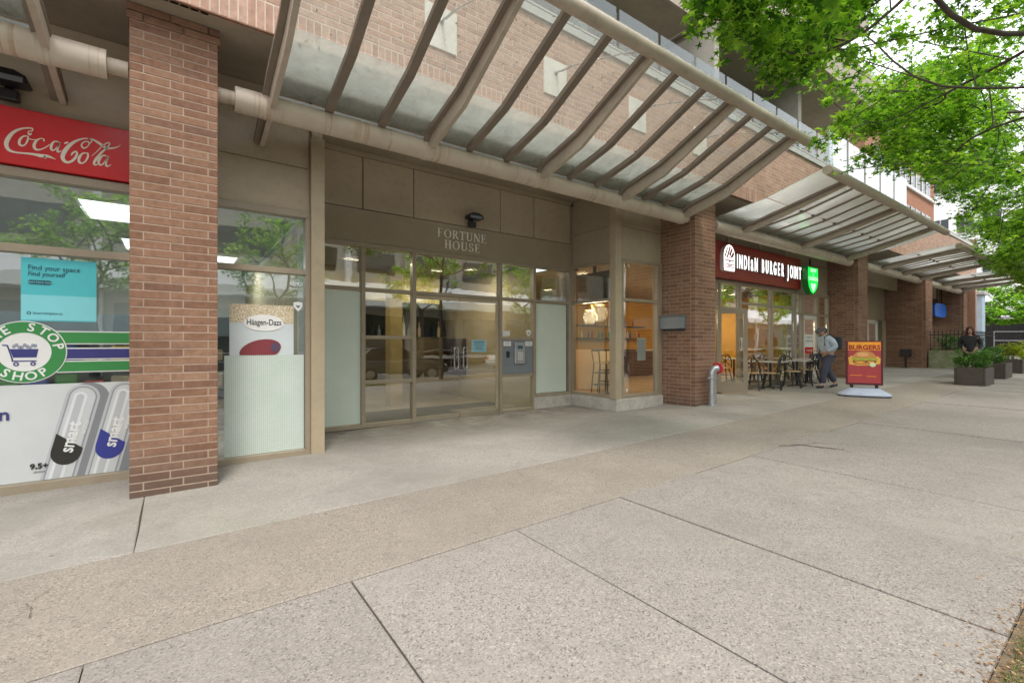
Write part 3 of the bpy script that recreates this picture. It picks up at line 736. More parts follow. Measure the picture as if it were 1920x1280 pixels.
for pts in ([(cx-.155,cz+.068),(cx-.12,cz+.068),(cx-.085,cz-.075),(cx-.088,cz-.09),(cx+.085,cz-.09)],):
    for a, b in zip(pts, pts[1:]): ct.bar((a[0],yl-.005,a[1]),(b[0],yl-.005,b[1]),.003,.010,up=(0,0,1) if abs(b[0]-a[0]) > abs(b[1]-a[1]) else (1,0,0))
for wx in (cx-.06, cx+.06):
    r_ = ring(wx, cz-.12, .010, .020, yl-.004); ct.add(r_.v, r_.f)
obj('cart', ct, NAVY, lg)
gm = MB()
for i in range(9): gm.add([(p[0], yl-.0035, p[1]) for p in ell(cx-.075+i*.019, cz+.045+.015*math.sin(i*1.9)+.01, .014, .02, 9)], [tuple(range(9))])
obj('groceries', gm, pr('grocery_grey', (.35,.37,.45)), lg)
# water bottle poster
wp = thing('bottle_poster', 'white poster of two tilted clear water bottles low on the shop window', 'poster', (-1, YG-.02, CAM-1.4))
z0w, z1w = CAM-1.385, CAM-.41
rect(wp, 'poster_sheet', -2.2, -.17, z0w, z1w, YG+.0125, pr('poster_white', (.62,.64,.64)))
def clipq(poly):
    """clip a polygon to the poster sheet"""
    def cut(P, f, ip):
        out = []
        for i in range(len(P)):
            a, b = P[i], P[(i+1) % len(P)]; fa, fb = f(a), f(b)
            if fa >= 0: out.append(a)
            if fa*fb < 0: t = fa/(fa-fb); out.append((a[0]+(b[0]-a[0])*t, a[1]+(b[1]-a[1])*t))
        return out
    for f in (lambda p: p[1]-z0w, lambda p: z1w-p[1], lambda p: -.18-p[0]):
        poly = cut(poly, f, None)
        if len(poly) < 3: return []
    return poly
def bottle(bx, bz, tilt, labelmat, k):
    ca, sa = math.cos(R(tilt)), math.sin(R(tilt))
    T = lambda a, b: (bx+a*ca+b*sa, bz-a*sa+b*ca)
    body = [(-.135,-.95)]+[(p[0],p[1]) for p in ell(0,0,.135,.135,16,180,0)]+[(.135,-.95)]
    for nm, sx, col, dy in (('bottle_shadow',1.22,(.24,.25,.27),0),('bottle_edge',1.0,(.50,.52,.54),.001),('bottle_wall',.84,(.30,.32,.34),.002),('bottle_body',.74,(.58,.60,.61),.003),('bottle_shine',.40,(.72,.74,.75),.004),('bottle_core',.22,(.50,.52,.54),.005)):
        off = .05 if sx > 1 else (-.02 if sx < .5 else 0)
        q = clipq([T(a*sx+off, b if b < 0 else b*sx) for a, b in body])
        if len(q) > 2: obj(nm, flat(q, YG+.0095-dy-k*.0005, .0006), pr(nm, col), wp)
    q = clipq([T(p[0], p[1]) for p in [(-.125,-.42)]+ell(0,-.60,.118,.118,14,0,-180)[::1]+[(-.118,-.42)]] if False else [T(a, b) for a, b in ([(-.118,-.40),(.118,-.52)]+ell(0,-.58,.118,.13,14,0,-180))])
    obj('label_disc', flat(q, YG+.0035, .0006), labelmat, wp)
    words(wp, 'smart', *([T(.0,-.42)[0], YG+.0025, T(.0,-.42)[1]]), .155, WHITE, rot=R(90-tilt), depth=.0006, offset=.003, sx=.9)
    words(wp, 'water', *([T(.085,-.30)[0], YG+.0025, T(.085,-.30)[1]]), .075, WHITE, rot=R(90-tilt), depth=.0006, sx=.9)
bottle(-.80, CAM-.56, 13, pr('label_black', (.03,.03,.025)), 0); bottle(-.455, CAM-.545, 13, pr('label_blue', (.04,.05,.28)), 1)
words(wp, '9.5+', -1.13, YG+.002, CAM-1.24, .075, pr('label_black', (.03,.03,.025)), depth=.0006, offset=.003)
words(wp, 'alkaline', -1.13, YG+.002, CAM-1.295, .03, pr('label_black', (.03,.03,.025)), depth=.0006)
words(wp, 'hydration', -1.335, YG+.002, CAM-.70, .17, NAVY, align='RIGHT', depth=.0006, offset=.003)

# ---- frosted shop window between the near pillar and the entrance
fw = thing('frosted_shop_window', 'tall window with frosted lower sheet and ice cream poster, right of the near pillar', 'shop window', (1, YG, .05))
mull(fw, .30, 1.449, YG-.05, YG+.07, H0-.05, H0+.03, name='head_frame'); mull(fw, .30, 1.449, YG-.05, YG+.07, H1-.035, H1+.035, name='transom')
mull(fw, .30, 1.449, YG-.06, YG+.07, H2-.10, H2+.075, name='sill_frame')
mull(fw, .30, .36, YG-.048, YG+.068, H2+.076, H0-.051); mull(fw, 1.39, 1.449, YG-.048, YG+.068, H2+.076, H0-.051)
pane(fw, .36, 1.39, H1+.036, H0-.051, YG+.02); pane(fw, .36, 1.39, H2+.076, H1-.036, YG+.02)
mull(fw, 1.45, 1.62, YG-.10, YG+.10, .0, TOPZ-.55, M['post'], 'corner_post'); mull(fw, 1.47, 1.60, YG-.06, YG+.10, TOPZ-.549, TOPZ-.003, M['clad'], 'post_top')
obj('cladding_panel', MB().cbox(.30, 1.449, YG, YG+.05, H0+.035, CAM+2.335, .004), M['post'], fw)
obj('cladding_panel', MB().cbox(.30, 1.444, YG+.01, YG+.05, CAM+2.345, TOPZ-.004, .004), M['clad'], fw)
def frostmat():
    m, t, out = newmat('frosted_grid_film'); co = N(t, 'ShaderNodeNewGeometry').outputs['Position']
    mp = N(t, 'ShaderNodeMapping'); mp.inputs['Rotation'].default_value = (R(90),0,0); t.links.new(co, mp.inputs[0])
    b = N(t, 'ShaderNodeTexBrick', Scale=1.0); b.offset = 0; b.inputs['Brick Width'].default_value = .022; b.inputs['Row Height'].default_value = .022; b.inputs['Mortar Size'].default_value = .0022
    b.inputs['Color1'].default_value = (.64,.71,.65,1); b.inputs['Color2'].default_value = (.68,.74,.69,1); b.inputs['Mortar'].default_value = (.40,.50,.45,1)
    t.links.new(mp.outputs[0], b.inputs['Vector'])
    c = mixc(t, ramp(t, noise(t, 3, 4, .6, co), [(.4,0),(.7,.35)]), b.outputs['Color'], (.44,.55,.48)); bsdf(t, out, c, .5); return m
M['frost'] = frostmat()
M['frost_plain'] = paint('frosted_film', (.62,.70,.62), .5, var=.06, scale=1.5)
obj('frosted_sheet', MB().box(.475, 1.380, YG+.0145, YG+.0185, CAM-1.385, CAM-.14), M['frost'], fw)
hp = thing('ice_cream_poster', 'Haagen-Dazs poster with a dark red ice cream bar above the frosted sheet', 'poster', (.9, YG+.06, CAM-.14))
rect(hp, 'poster_sheet', .53, 1.255, CAM-.139, CAM+.50, YG+.0185, pr('ice_blue', (.60,.66,.68)))
def nutmat():
    m, t, out = newmat('nut_print'); co = N(t, 'ShaderNodeNewGeometry').outputs['Position']
    bsdf(t, out, ramp(t, noise(t, 60, 3, .7, co), [(.35,(.30,.22,.12)),(.5,(.62,.52,.36)),(.65,(.80,.74,.60))]), .5); return m
rect(hp, 'nut_pattern', .53, 1.255, CAM+.27, CAM+.50, YG+.0155, nutmat())
obj('name_oval', flat(ell(.91, CAM+.27, .225, .105), YG+.0125), WHITE, hp)
words(hp, 'Häagen-Dazs', .91, YG+.0095, CAM+.275, .105, pr('label_black', (.03,.03,.025)), sx=.72, offset=.0012)
q = [(x, max(z, CAM-.137)) for x, z in ell(.87, CAM-.075, .24, .13, 30, tilt=14)]
obj('ice_cream_bar', flat(q, YG+.0125), pr('dark_berry', (.25,.06,.07), .25), hp)
obj('bar_bite', flat(ell(1.035, CAM-.04, .05, .06, 18), YG+.0095), pr('bite_blue', (.10,.07,.12)), hp)
def shield(parent_label, x, z, s, y, nm='security_sticker'):
    t = thing(nm, parent_label, 'sticker', (x, y, z-s))
    P = [(-.5,.45),(0,.55),(.5,.45),(.48,0),(.28,-.35),(0,-.6),(-.28,-.35),(-.48,0)]
    obj('sticker_face', flat([(x+a*s, z+b*s) for a, b in P], y), WHITE, t)
    obj('sticker_wing', flat([(x-.3*s, z+.15*s),(x, z+.05*s),(x+.3*s, z+.15*s),(x+.12*s, z-.08*s),(x, z-.2*s),(x-.12*s, z-.08*s)], y-.003), TEAL, t)
shield('small white shield sticker at the top right of the frosted shop window', 1.31, CAM+.50, .11, YG+.017)

# ================================================================= entrance
YE = 8.0; E1, E2 = CAM+1.70, CAM+.94; M1, M2, EB = CAM+.12, CAM-.66, CAM-1.44
en = thing('entrance_storefront', 'recessed glazed lobby entrance under the FORTUNE HOUSE lettering', 'entrance', (4.5, YE, EB))
XV = [1.66, 2.60, 3.535, 5.456, 6.35, 7.40]
mull(en, 1.62, 7.44, YE-.05, YE+.07, E1-.03, E1+.04, name='head_frame')
for x_ in XV: mull(en, x_-.035, x_+.035, YE-.052, YE+.072, EB+.001, E1-.031)
for i, (a, b) in enumerate(zip(XV, XV[1:])):
    a += .036; b -= .036
    mull(en, a, b, YE-.04, YE+.06, E2-.03, E2+.035, name='transom')
    pane(en, a, b, E2+.036, E1-.031, YE+.01, M['glass_entry'])
    if i in (1, 3):
        mull(en, a, b, YE-.04, YE+.06, M1-.03, M1+.03, name='transom'); mull(en, a, b, YE-.04, YE+.06, M2-.03, M2+.03, name='transom')
        pane(en, a, b, M1+.031, E2-.031, YE+.01, M['glass_entry'])
        if i == 1: pane(en, a, b, M2+.031, M1-.031, YE+.01, M['glass_entry'])
        mull(en, a, b, YE-.05, YE+.06, EB, EB+.07, name='sill_frame'); pane(en, a, b, EB+.071, M2-.031, YE+.01, M['glass_entry'])
    elif i == 0:
        mull(en, a, b, YE-.05, YE+.06, EB, EB+.07, name='sill_frame'); pane(en, a, b, EB+.071, E2-.031, YE+.01, M['glass_entry'])
        obj('frosted_sheet', MB().box(a+.02, b-.0, YE+.0045, YE+.0085, EB+.08, E2-.04), M['frost_plain'], en)
    elif i == 4:
        mull(en, a, b, YE-.05, YE+.06, CAM-1.16, CAM-1.09, name='sill_frame'); pane(en, a, b, CAM-1.089, E2-.031, YE+.01, M['glass_entry'])
        obj('frosted_sheet', MB().box(a+.01, b-.05, YE+.0045, YE+.0085, CAM-1.08, E2-.04), M['frost_plain'], en)
for k, (a, b, hx) in enumerate(((3.575, 4.490, 4.40), (4.500, 5.415, 4.60))):
    d = obj('glass_door', MB().box(a, b, YE+.0, YE+.014, EB+.10, E2-.06), M['glass_entry'], en)
    obj('door_rail', MB().cbox(a, b, YE-.018, YE+.032, EB+.012, EB+.10, .003), M['frame'], d)
    obj('door_top_rail', MB().cbox(a, b, YE-.016, YE+.030, E2-.10, E2-.034, .003), M['post'], d)
    hz = CAM-.27
    obj('handle', MB().tube([(hx-.045,YE-.06,hz+.17),(hx-.045,YE-.06,hz-.17),(hx-.025,YE-.06,hz-.205),(hx+.025,YE-.06,hz-.205),(hx+.045,YE-.06,hz-.17),(hx+.045,YE-.06,hz+.17),(hx+.025,YE-.06,hz+.205),(hx-.025,YE-.06,hz+.205),(hx-.045,YE-.06,hz+.17)], .012, 8).tube([(hx+.045*(1 if k else -1)*-1,YE-.06,hz+.1),(hx+.045*(1 if k else -1)*-1,YE,hz+.1)],.008,6), M['galv'], d)
mull(en, 5.36, 5.415, YE-.02, YE+.035, EB+.11, E2-.11, M['post'], 'door_stile')
obj('door_sill', MB().box(3.57, 5.42, YE-.09, YE+.09, EB-.02, EB+.010), M['galv'], en)
# cladding above: band and panels with joints
obj('name_band', MB().cbox(1.62, 7.44, YE-.03, YE+.06, E1+.042, CAM+2.305, .004), M['clad_dark'], en)
for a, b in zip([1.62, 2.60, 3.535, 5.456, 6.35, 7.44], [2.60, 3.535, 5.456, 6.35, 7.44]):
    obj('cladding_panel', MB().cbox(a+.008, b-.008, YE-.02, YE+.06, CAM+2.318, TOPZ-.09, .005), M['clad'], en)
obj('panel_backing', MB().box(1.62, 7.75, YE+.061, YE+.10, E1+.04, TOPZ-.001), M['black'], en)
obj('top_trim', MB().cbox(1.62, 7.44, YE-.05, YE+.06, TOPZ-.085, TOPZ-.002, .005), M['clad_dark'], en)
obj('side_cladding', MB().box(1.60, 1.615, YG+.11, YE+.06, .0, TOPZ-.002), M['clad'], en)
obj('base_kerb', MB().cbox(6.33, 7.44, YE-.06, YE+.1, .05, CAM-1.162, .01), M['pale_concrete'], en)
# serif lettering drawn by hand: thick stems .15, hairlines .05, bracket serifs
def serif(ch):
    T_, h = .15, .05; m = []
    def rc(x0, x1, y0, y1): m.append([(x0,y0),(x1,y0),(x1,y1),(x0,y1)])
    def sf(x, y, w=.13): rc(x-w, x+T_+w, y, y+.045)
    def arc(cx, cy, rx, ry, a0, a1, tx, ty, n=18):
        for i in range(n):
            A, B = R(a0+(a1-a0)*i/n), R(a0+(a1-a0)*(i+1)/n)
            m.append([(cx+rx*math.cos(A),cy+ry*math.sin(A)),(cx+rx*math.cos(B),cy+ry*math.sin(B)),(cx+(rx-tx)*math.cos(B),cy+(ry-ty)*math.sin(B)),(cx+(rx-tx)*math.cos(A),cy+(ry-ty)*math.sin(A))])
    w = .8
    if ch in 'FE':
        rc(.13,.28,0,1); sf(.13,0,.1); sf(.13,.955,.1); rc(.13,.70,.955,1); rc(.66,.70,.80,1); rc(.28,.52,.50,.545); rc(.50,.54,.42,.62); w = .78
        if ch == 'E': rc(.13,.74,0,.045); rc(.70,.74,0,.2)
    elif ch == 'O': arc(.46,.5,.46,.51,0,360,.15,.045,32); w = .92
    elif ch == 'R':
        rc(.13,.28,0,1); sf(.13,0,.1); sf(.13,.955,.1); arc(.36,.745,.32,.255,-90,90,.14,.045); rc(.28,.38,.955,1); rc(.28,.38,.49,.535); m.append([(.36,.5),(.52,.5),(.86,.0),(.68,.0)]); w = .86
    elif ch == 'T': rc(.33,.48,0,1); sf(.33,0,.1); rc(.0,.81,.955,1); rc(0,.04,.78,1); rc(.77,.81,.78,1); w = .81
    elif ch == 'U': rc(.12,.27,.3,1); sf(.12,.955,.11); rc(.73,.78,.3,1); rc(.63,.88,.955,1); arc(.45,.31,.33,.32,180,360,.10,.06); w = .9
    elif ch == 'N': rc(.12,.17,0,1); rc(.02,.27,0,.045); m.append([(.05,1),(.25,1),(.86,0),(.72,0)]); rc(.78,.83,0,1); rc(.68,.93,.955,1); w = .95
    elif ch == 'H': rc(.13,.28,0,1); rc(.65,.80,0,1); sf(.13,0,.1); sf(.13,.955,.1); sf(.65,0,.1); sf(.65,.955,.1); rc(.28,.65,.48,.525); w = .93
    elif ch == 'S':
        arc(.34,.75,.28,.26,20,270,.12,.05); arc(.34,.25,.30,.26,-160,90,.12,.05); w = .66; rc(.57,.61,.72,.96); rc(.05,.09,.04,.3)
    return m, w
bl = thing('name_lettering', 'pale serif letters FORTUNE HOUSE fixed on the band above the doors', 'lettering', (4.55, YE-.04, CAM+1.8))
lm = paint('letter_metal', (.95,.92,.84), .4, var=.05)
for s_, x0, x1, z0 in (('FORTUNE', 4.0, 5.10, CAM+2.035), ('HOUSE', 4.15, 4.95, CAM+1.83)):
    hh = .165; G = [serif(c) for c in s_]; tot = sum(w for _, w in G); gap = ((x1-x0)-tot*hh)/(len(s_)-1); x = x0
    for polys, w in G:
        m = MB()
        for p in polys: m.prism([(x+a*hh, z0+b*hh) for a, b in p], YE-.045, YE-.032)
        obj('letter', m, lm, bl); x += w*hh+gap

def wall_lamp(x, y, z, label):
    t = thing('wall_lamp', label, 'wall lamp', (x, y, z), 'black wall floodlights')
    obj('lamp_arm', MB().box(x-.03, x+.03, y-.07, y, z-.10, z+.05).cbox(x-.075, x+.075, y-.13, y-.03, z-.12, z-.02, .01), M['black'], t)
    h = MB(); prof = [(-.17,0),(-.15,.055),(-.07,.095),(.07,.095),(.15,.055),(.17,0),(.15,-.02),(-.15,-.02)]
    h.prism([(x+a, z+.03+b) for a, b in prof], y-.25, y-.08); obj('lamp_head', h, M['black'], t)
    obj('lamp_lens', MB().box(x-.13, x+.13, y-.254, y-.251, z+.015, z+.065), M['grey'], t)
wall_lamp(4.72, YE-.03, CAM+2.42, 'black floodlight on the cladding just above the FORTUNE HOUSE letters')
wall_lamp(-1.33, YG-.0, CAM+2.50, 'black floodlight above the red script sign at the left edge')

ip = thing('intercom_panel', 'grey intercom panel with a silver keypad right of the glass doors', 'intercom panel', (5.9, YE, M2))
obj('panel_plate', MB().cbox(5.495, 6.312, YE-.03, YE+.05, M2+.032, M1-.032, .004), M['grey'], ip)
kp = obj('keypad_box', MB().cbox(5.80, 6.06, YE-.075, YE-.031, CAM-.42, CAM+.04, .006), M['galv'], ip)
obj('display', MB().box(5.87, 6.0, YE-.079, YE-.076, CAM-.10, CAM-.03), TEAL, kp)
kk = MB()
for r_ in range(4):
    for c_ in range(3): kk.box(5.875+c_*.045, 5.905+c_*.045, YE-.08, YE-.076, CAM-.20-r_*.045, CAM-.17-r_*.045)
obj('keys', kk, M['white'], kp)
obj('card_reader', MB().cbox(5.60, 5.67, YE-.055, YE-.031, CAM-.28, CAM-.15, .004), M['black'], ip)
for a, b in ((5.53, 5.72), (6.10, 6.29)):
    q = obj('notice', MB().box(a, b, YE-.033, YE-.0305, CAM-.04, CAM+.06), M['white'], ip)
    words(q, 'NOTICE', (a+b)/2, YE-.0335, CAM+.035, .03, TEAL, depth=.001); words(q, 'no junk mail', (a+b)/2, YE-.0335, CAM+.0, .025, TEAL, depth=.001)
shield('small white shield sticker above the intercom panel', 6.22, CAM+.24, .12, YE+.008)
t = thing('pale_notice', 'small white paper notice stuck above the intercom panel', 'notice', (5.62, YE, CAM+.17)); rect(t, 'paper', 5.52, 5.72, CAM+.17, CAM+.28, YE+.009, M['white'])
t = thing('blue_notice', 'pale blue paper notice taped to the right entrance door', 'notice', (4.95, YE, CAM-.2)); rect(t, 'paper', 4.78, 5.12, CAM-.16, CAM+.085, YE-.001, pr('notice_blue', (.28,.50,.58)))
for zz, ww in ((.05,.26),(.02,.22),(-.02,.24),(-.06,.18),(-.10,.2)): rect(t, 'print_line', 4.95-ww/2, 4.95+ww/2, CAM+zz-.006, CAM+zz+.006, YE-.004, TEAL)

# ================================================================= corner bay of the restaurant
XB = 7.50
bw = thing('corner_bay_window', 'projecting corner bay with bar table behind glass, right of the entrance', 'bay window', (XB, YG, .1))
SB = CAM-1.15
obj('base_kerb', MB().cbox(XB-.08, 8.985, YG-.08, YG+.12, .03, SB-.002, .012).cbox(XB-.08, XB+.1, YG+.121, YE-.061, .03, SB-.002, .01), M['pale_concrete'], bw)
mull(bw, XB-.09, XB+.10, YG-.06, YG+.11, SB, TOPZ-.003, M['post'], 'corner_post')
# return side
def mullx(parent, x0, x1, y0, y1, z0, z1, mat=None, name='mullion'): return mull(parent, x0, x1, y0, y1, z0, z1, mat, name)
for z0, z1, nm in ((SB, SB+.07, 'sill_frame'), (H1-.03, H1+.03, 'transom'), (H0+.02, H0+.08, 'head_frame')): mull(bw, XB-.05, XB+.05, YG+.111, YE-.056, z0, z1, name=nm)
mull(bw, XB-.052, XB+.052, YE-.054, YE-.0, SB, TOPZ-.1)
obj('glass_pane', MB().box(XB, XB+.008, YG+.111, YE-.056, SB+.071, H1-.031), M['glass_clear'], bw); obj('glass_pane', MB().box(XB, XB+.008, YG+.111, YE-.056, H1+.031, H0+.019), M['glass_clear'], bw)
for z0, z1 in ((H0+.085, CAM+2.5), (CAM+2.51, TOPZ-.004)): obj('cladding_panel', MB().cbox(XB-.03, XB+.05, YG+.115, YE-.06, z0, z1, .004), M['clad_dark'], bw)
# front side
mull(bw, 7.62, 8.985, YG-.05, YG+.07, SB, SB+.07, name='sill_frame'); mull(bw, 7.62, 8.985, YG-.05, YG+.07, H1-.03, H1+.03, name='transom'); mull(bw, 7.62, 8.985, YG-.05, YG+.07, H0+.03, H0+.09, name='head_frame')
mull(bw, 7.62, 7.68, YG-.048, YG+.068, SB+.071, H0+.029); mull(bw, 8.80, 8.98, YG-.048, YG+.068, SB+.071, H0+.029)
pane(bw, 7.68, 8.80, SB+.071, H1-.031, YG+.02, M['glass_clear']); pane(bw, 7.68, 8.80, H1+.031, H0+.029, YG+.02, M['glass_clear'])
for z0, z1 in ((H0+.1, CAM+2.5), (CAM+2.51, TOPZ-.004)): obj('cladding_panel', MB().cbox(7.66, 8.985, YG-.01, YG+.05, z0, z1, .004), M['clad'], bw)
t = thing('window_notice', 'white A4 notice taped inside the front pane of the corner bay', 'notice', (8.4, YG, CAM-.3)); rect(t, 'paper', 8.22, 8.50, CAM-.36, CAM+.14, YG+.04, pr('paper_grey', (.50,.54,.55)))
shield('tiny round white sticker low in the corner bay window', XB+.35, SB+.16, .06, YG+.017, 'small_sticker')

# ================================================================= things on and beside the second pillar
ub = thing('metal_box', 'grey sheet metal box on the side of the second brick pillar', 'utility box', (8.85, 6.2, CAM+.3))
p0 = (8.99-.27, 5.98, CAM+.33)
obj('box_body', MB().cbox(8.87, 8.984, 5.99, 6.60, CAM+.335, CAM+.61, .012), M['grey'], ub)
obj('box_lid', MB().cbox(8.86, 8.985, 5.98, 6.61, CAM+.613, CAM+.635, .006), M['grey'], ub)
obj('mounting_bracket', MB().box(8.955, 8.9885, 6.02, 6.56, CAM+.29, CAM+.334), M['black'], ub)

zf = g(9.32, 5.60)
fd = thing('standpipe', 'grey fire department standpipe with a red cap in front of the second pillar', 'standpipe', (9.32, 5.58, zf))
c0 = (9.32, 5.58)
smooth(obj('pipe_body', MB().lathe([(.115,zf-.02),(.115,zf+.02),(.085,zf+.03),(.085,zf+.56),(.10,zf+.565),(.10,zf+.60),(.088,zf+.605),(.088,zf+.66)], (c0[0],c0[1],0), 20), M['galv'], fd), 35)
smooth(obj('elbow', MB().tube([(c0[0],c0[1],zf+.64),(c0[0],c0[1],zf+.72),(c0[0]+.03,c0[1]-.02,zf+.78),(c0[0]+.10,c0[1]-.05,zf+.80)], [.088,.09,.09,.085], 16), M['galv'], fd), 50)
smooth(obj('red_cap', MB().lathe([(.085,.09),(.125,.095),(.125,.15),(.09,.155)], (c0[0],c0[1]-.045,zf+.80), 20, 'x'), paint('hydrant_red', (.55,.03,.04), .35), fd), 35)
smooth(obj('nozzle', MB().lathe([(.05,.15),(.05,.24),(.058,.245),(.058,.29),(.03,.295)], (c0[0],c0[1]-.045,zf+.80), 16, 'x'), paint('teal_nozzle', (.45,.58,.50), .4), fd), 35)
obj('side_lug', MB().tube([(c0[0]-.08,c0[1],zf+.60),(c0[0]-.17,c0[1]-.02,zf+.60)], .022, 8), M['galv'], fd)
# ================================================================= burger restaurant front
YR = 6.66
rs = thing('restaurant_storefront', 'glazed burger restaurant front with an open door under the dark red sign', 'shop front', (14, YR, .25))
def gz(x): return g(x, YR)
BX = [9.80, 11.42, 12.42, 14.20, 15.72, 16.22, 17.32, 18.20]
RB = CAM-1.20
RT = CAM+1.62
mull(rs, 9.78, 18.24, YR-.05, YR+.07, RT-.03, RT+.05, name='head_frame')
for i, x_ in enumerate(BX): mull(rs, x_-.04, x_+.04, YR-.052, YR+.072, gz(x_)-.05, RT-.031)
wt = paint('white_door_frame', (.62,.60,.55), .4, var=.05)
for i, (a, b) in enumerate(zip(BX, BX[1:])):
    a += .041; b -= .041; zb = gz((a+b)/2)
    tz = CAM+(.95 if i < 2 else 1.12 if i < 4 else .97)
    mull(rs, a, b, YR-.04, YR+.06, tz-.03, tz+.03, name='transom'); pane(rs, a, b, tz+.031, RT-.031, YR+.01, M['glass_rest'])
    if i == 1: continue                                        # open doorway
    if i == 5:
        d = obj('door', MB().cbox(a, a+.12, YR-.03, YR+.03, zb+.02, tz-.04, .004).cbox(b-.12, b, YR-.03, YR+.03, zb+.02, tz-.04, .004).cbox(a+.121, b-.121, YR-.03, YR+.03, tz-.17, tz-.04, .004).cbox(a+.121, b-.121, YR-.03, YR+.03, zb+.02, zb+.24, .004), wt, rs)
        obj('door_glass', MB().box(a+.121, b-.121, YR, YR+.01, zb+.241, tz-.171), M['glass'], d)
        n_ = obj('notice', MB().box(a+.2, a+.80, YR-.006, YR-.003, CAM-.12, CAM+.32), WHITE, d); obj('notice_red', MB().box(a+.2, a+.80, YR-.009, YR-.0065, CAM-.30, CAM-.10), RED, d)
        words(d, 'PLEASE USE', a+.5, YR-.008, CAM+.22, .085, TEAL, depth=.001); words(d, 'OTHER DOOR', a+.5, YR-.008, CAM+.10, .085, TEAL, depth=.001); words(d, 'THANK YOU', a+.5, YR-.011, CAM-.2, .08, WHITE, depth=.001)
    else:
        GM_ = M['glass_rest'] if i > 1 else M['glass_clear']
        mull(rs, a, b, YR-.05, YR+.06, zb-.05, zb+.10, name='sill_frame'); pane(rs, a, b, zb+.101, tz-.031, YR+.01, GM_)
obj('head_cladding', MB().cbox(9.78, 18.24, YR, YR+.07, RT+.051, CAM+2.60, .004).cbox(9.78, 18.24, YR+.01, YR+.07, CAM+2.61, TOPZ-.003, .004), M['clad_dark'], rs)
yel = paint('yellow_green_jamb', (.42,.40,.05), .5)
obj('coloured_jamb', MB().box(15.50, 15.66, YR+.08, YR+.4, gz(15.5), RT-.1), yel, rs)
# door leaf standing open, swung out into the street
dl = obj('open_door', MB(), M['frame'], rs)
dz = gz(12)
ax, ay = 11.24, YR-.06; ddx, ddy = math.cos(R(-47)), math.sin(R(-47)); LW = .72
def dbar(w0, w1, z0, z1, th=.045):
    return MB().bar((ax+ddx*(w0+w1)/2, ay+ddy*(w0+w1)/2, z0), (ax+ddx*(w0+w1)/2, ay+ddy*(w0+w1)/2, z1), w1-w0, th, up=(-ddy, ddx, 0))
m = MB()
for b_ in (dbar(0,.10,dz+.02,CAM+.90), dbar(LW-.10,LW,dz+.02,CAM+.90), dbar(.101,LW-.101,dz+.02,dz+.28), dbar(.101,LW-.101,CAM+.78,CAM+.90)): m.add(b_.v, b_.f)
dl.data = m.mesh('open_door'); dl.data.materials.append(M['frame'])
obj('door_glass', dbar(.101, LW-.101, dz+.281, CAM+.779, .008), M['glass_clear'], dl)
h_ = MB(); P0 = Vector((ax+ddx*(LW-.16), ay+ddy*(LW-.16), 0)); nn = Vector((ddy, -ddx, 0))
h_.tube([P0+Vector((0,0,CAM-.15)), P0+nn*.09+Vector((0,0,CAM-.15)), P0+nn*.09+Vector((0,0,CAM+.15)), P0+Vector((0,0,CAM+.15))], .013, 8)
obj('handle', h_, M['white'], dl)

YT = 6.44
bs = thing('restaurant_sign', 'dark red INDIAN BURGER JOINT sign with white raised letters', 'sign', (13, YT, CAM+1.7))
DR = paint('sign_maroon', (.32,.036,.024), .35, var=.12, scale=1.5)
obj('sign_panel', MB().cbox(9.80, 15.62, YT, YT+.16, CAM+1.69, CAM+2.60, .006), DR, bs)
LW_ = emit('lit_letter_face', (1, .97, .93), 1.05)
SIDE = paint('letter_side_grey', (.30,.30,.31), .5)
def raised(parent, s, x, z, size, sx, off):
    mb = text_mb(s, size, .07, sx=sx, offset=off)
    o = obj('letter', on_wall(mb, x, YT-.045, z), SIDE, parent)
    mf = text_mb(s, size, .004, sx=sx, offset=off-.0005); obj('letter_face', on_wall(mf, x, YT-.083, z), LW_, o)
cs = 'INDIaN BURGER JOINT'; n = len(cs); x0, x1 = 11.72, 15.50
wd = {'I': .5, ' ': .62, 'J': .8, 'a': .95}; tot = sum(wd.get(c, 1) for c in cs); x = x0
for ch in cs:
    w = wd.get(ch, 1)*(x1-x0)/tot
    if ch != ' ': raised(bs, ch.upper() if ch != 'a' else 'a', x+w/2, CAM+2.125+(-.0 if ch != 'a' else .03), .50 if ch != 'a' else .60, .46 if ch != 'a' else .46, .014)
    x += w
# burger emblem: domed bun of crossing bands over stacked layers
ex, ez = 11.36, CAM+2.16
em = MB()
def plate(P): em.prism([(ex+a, ez+b) for a, b in P], YT-.10, YT-.001)
plate([(p[0]*1.0, p[1]) for p in ell(0, .06, .27, .30, 26, 0, 180)]+[(-.27,-.22),(-.24,-.31),(.24,-.31),(.27,-.22)])
obj('emblem_body', em, paint('emblem_white', (.9,.88,.85), .4), bs)
obj('emblem_face', MB().prism([(ex+p[0]*.96, ez+p[1]) for p in ell(0, .06, .27, .29, 26, 0, 180)]+[(ex-.255,ez-.22),(ex-.235,ez-.305),(ex+.235,ez-.305),(ex+.255,ez-.22)], YT-.1005, YT-.1001), LW_, bs)
em = MB()
for P in ([(-.23,.05),(-.12,.26),(-.06,.29),(-.19,.03)], [(-.14,.02),(0,.31),(.06,.31),(-.08,.02)], [(-.02,.11),(.10,.28),(.15,.26),(.04,.06)], [(.05,.05),(.18,.2),(.22,.13),(.12,.02)], [(-.02,.01),(0,.07),(.06,.01)],
          [(-.23,-.03),(.23,-.03),(.23,-.055),(.05,-.055),(0,-.10),(-.05,-.055),(-.23,-.055)], [(-.23,-.13),(.23,-.13),(.23,-.15),(-.23,-.15)], [(-.23,-.205),(.23,-.205),(.23,-.225),(-.23,-.225)]):
    em.prism([(ex+a, ez+b) for a, b in P], YT-.106, YT-.101)
obj('emblem_lines', em, DR, bs)
